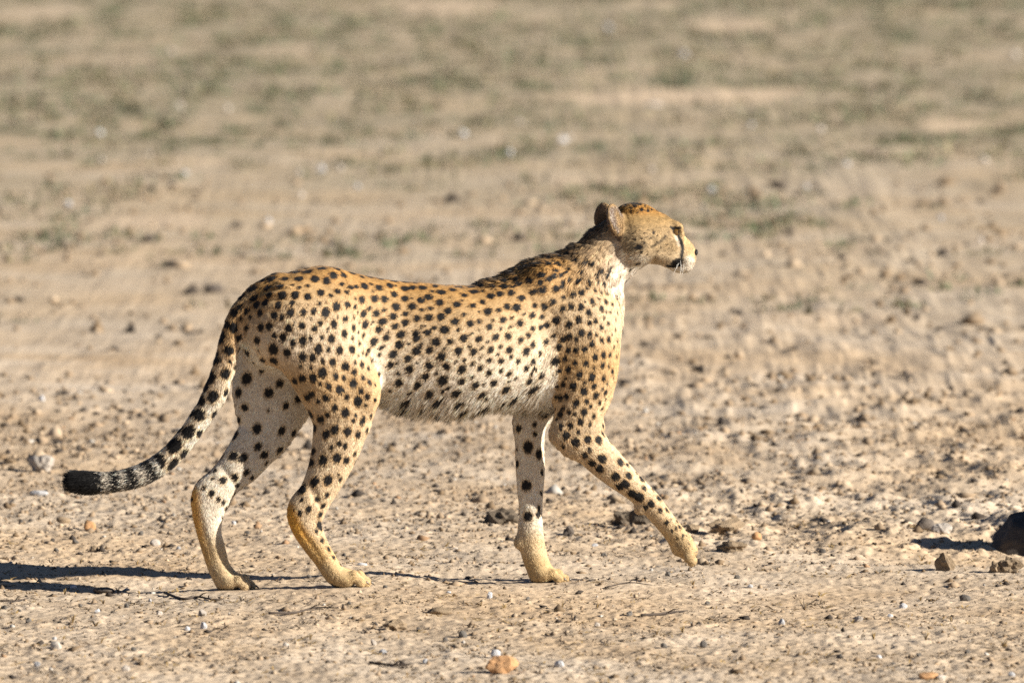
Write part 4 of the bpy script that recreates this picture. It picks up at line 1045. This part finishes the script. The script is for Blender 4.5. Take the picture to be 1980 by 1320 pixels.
# ------------------------------------------------------------------ dry plant bits
def blades(name, clumps, seed, label, cat, cols, nb, length, spread, flatness, width):
    r = np.random.default_rng(seed)
    V, Fc, Cc = [], [], []
    k = 0
    for (x, y, sc) in clumps:
        z0 = float(H(x, y)); tint = cols[r.integers(len(cols))]
        n_ = r.integers(nb[0], nb[1])
        for j in range(n_):
            an = r.uniform(0, 6.28); el = r.uniform(*flatness); L_ = r.uniform(*length) * sc; w = width * sc * r.uniform(.7, 1.4)
            bx, by = x + r.normal(0, spread * sc), y + r.normal(0, spread * sc)
            d = np.array([math.cos(an) * math.cos(el), math.sin(an) * math.cos(el), math.sin(el)]); sd = np.array([-math.sin(an), math.cos(an), 0.25])
            p0 = np.array([bx, by, z0 - .001]); p1 = p0 + d * L_ * .55; p2 = p0 + d * L_ + np.array([0, 0, -.35 * L_ * max(math.sin(el), .1)])
            V += [p0 - sd * w, p0 + sd * w, p1 + sd * w * .9, p1 - sd * w * .9, p2]
            Fc += [(k, k + 1, k + 2), (k, k + 2, k + 3), (k + 3, k + 2, k + 4)]; k += 5
            c = np.array(tint) * math.exp(r.normal(0, .22)); Cc += [c] * 5
    mt = NT(name + '_leaf'); at2 = mt.n('ShaderNodeAttribute', attribute_name='tint'); mt.l(at2.outputs['Color'], mt.b.inputs['Base Color'])
    mt.b.inputs['Roughness'].default_value = .8; mt.b.inputs['Specular IOR Level'].default_value = .2
    o = mesh_obj(name, np.array(V), np.array(Fc), mt.m, smooth=False)
    a3 = o.data.color_attributes.new('tint', 'FLOAT_COLOR', 'POINT')
    a3.data.foreach_set('color', np.column_stack([np.array(Cc), np.ones(len(Cc))]).astype(np.float32).ravel())
    return tag(o, label, cat, kind='stuff')
rl = np.random.default_rng(5)
STRAW = [(.24, .16, .06), (.17, .11, .05), (.09, .065, .04), (.30, .20, .08), (.06, .045, .032), (.07, .05, .035)]
cl_ = []
while len(cl_) < 2700:
    x, y = rl.uniform(-2, 2), rl.uniform(-3, 2.4)
    if rl.random() < np.clip(.35 + .8 * float(fbm(np.array([x / .5]), np.array([y / .6]), 77, 2)[0]) + .35 * (y < -.4), .03, 1): cl_.append((x, y, rl.uniform(.6, 1.3)))
blades('dry_litter', cl_, 81, 'dry straw bits and withered tufts littering the near sand', 'plant litter', STRAW, (4, 11), (.008, .032), .011, (-.02, .55), .0013)
GREEN = [(.105, .122, .066), (.140, .140, .080), (.092, .115, .068), (.180, .158, .090), (.130, .118, .075), (.085, .112, .056)]
cl_ = []
while len(cl_) < 6500:
    y = 13 + 95 * rl.random() ** 1.35; hw = .075 * (y + 25) + .6; x = rl.uniform(-hw, hw)
    pat = .32 + .95 * float(fbm(np.array([x / 1.6]), np.array([y / 3.4]), 87, 3)[0]) - .35 + .85 * float(sstep(12, 42, y))
    if rl.random() < pat and rl.random() > float(bare(x, y)): cl_.append((x, y, rl.uniform(.6, 1.5) * (1 + .012 * y)))
blades('sparse_grass', cl_, 83, 'sparse grey green grass and low herbs covering the far plain', 'grass', GREEN, (9, 17), (.020, .055), .030, (.15, 1.2), .0032)

# ------------------------------------------------------------------ single twigs and sprigs
M_TW = flat('twig_bark', (.055, .040, .030), .9); M_STR = flat('dry_stalk', (.30, .20, .075), .85)
def twig(pts_, rad_, label, mat=None):
    r = random.Random(label)
    path = []
    for (px, py) in pts_:
        x, y, z_ = ground_at(px, py); path.append((x, y, z_ + rad_ * 1.1 + r.uniform(0, .003)))
    path = [tuple(v) for v in catmull(path, 4)]
    V, Fc = tube(path, [rad_ * (1.1 - .7 * i / len(path)) for i in range(len(path))], 7)
    o = mesh_obj('twig', V, Fc, mat or M_TW)
    if len(path) > 6:
        a_ = np.array(path[len(path) // 2]); b_ = a_ + np.array([r.uniform(.01, .03), -.02, .012])
        V, Fc = tube([a_, (a_ + b_) / 2 + [0, 0, .003], b_], [rad_ * .6, rad_ * .45, rad_ * .2], 6)
        mesh_obj('side_shoot', V, Fc, mat or M_TW, o)
    return tag(o, label, 'twig')
twig([(318, 1150), (352, 1157), (385, 1156), (415, 1162), (432, 1158)], .0034, 'forked dark twig on the sand below the rear hind paw')
twig([(520, 1190), (570, 1188), (600, 1180), (625, 1178), (655, 1180)], .0030, 'crooked dark twig on the sand below the front hind paw')
twig([(1240, 1190), (1275, 1191), (1305, 1187), (1330, 1183)], .0032, 'straight grey twig on the sand below the lifted paw')
twig([(715, 1284), (760, 1286), (800, 1285)], .0034, 'short blurred twig left of the orange block in the foreground')
twig([(0, 1164), (30, 1163), (55, 1160)], .0024, 'thin twig on the sand under the shadow band')
twig([(1170, 1130), (1215, 1131), (1260, 1133)], .0020, 'hair thin straight twig in front of the standing forepaw')
def sprig(px, py, hpx, label, group, seed):
    r = random.Random(seed); x, y, z_ = ground_at(px, py); m = SCALE * (DIST + y) / DIST
    root = bpy.data.objects.new('dry_sprig', None); COL.objects.link(root); root.location = (x, y, z_)
    tag(root, label, 'dry plant', group)
    for k in range(r.randint(4, 7)):
        an = r.uniform(0, 6.28); le = r.uniform(.25, 1.0); L_ = hpx * m * r.uniform(.6, 1.05)
        d = np.array([math.cos(an) * le, math.sin(an) * le, 1.0]); d /= np.linalg.norm(d)
        p0 = np.zeros(3); p1 = d * L_ * .5 + [0, 0, .002]; p2 = d * L_ + np.array([r.uniform(-.2, .2), 0, -.15]) * L_
        V, Fc = tube([p0 - [0, 0, .003], p1, p2], [.0011, .0009, .0004], 5)
        mesh_obj('stalk', V, Fc, M_STR if r.random() < .6 else M_TW, root)
    return root
sprig(1556, 1178, 30, 'upright dry sprig standing alone on the pale sand before the animal', None, 1)
sprig(1782, 1084, 22, 'thin pale stalk standing in front of the hollow', None, 2)
for j, (px, py, h_) in enumerate(((125, 1150, 16), (98, 1087, 16), (155, 1090, 16), (265, 1092, 14), (140, 1205, 22), (185, 1210, 20), (200, 1168, 14), (345, 1205, 16), (465, 1160, 16), (270, 1148, 14), (228, 1136, 14), (310, 1135, 12), (1085, 1178, 22), (1155, 1175, 14), (1340, 1130, 14), (1320, 1222, 18), (1270, 1225, 18), (195, 1240, 18), (230, 1258, 16), (1780, 1160, 12), (1690, 1240, 20), (1790, 1240, 24), (600, 1240, 18), (975, 1175, 14), (1840, 1200, 20), (1940, 1250, 24))):
    sprig(px, py, h_, 'tiny withered sprig rooted in the sand nearest to ' + by(px, py), 'withered sprigs on the near sand', 20 + j)
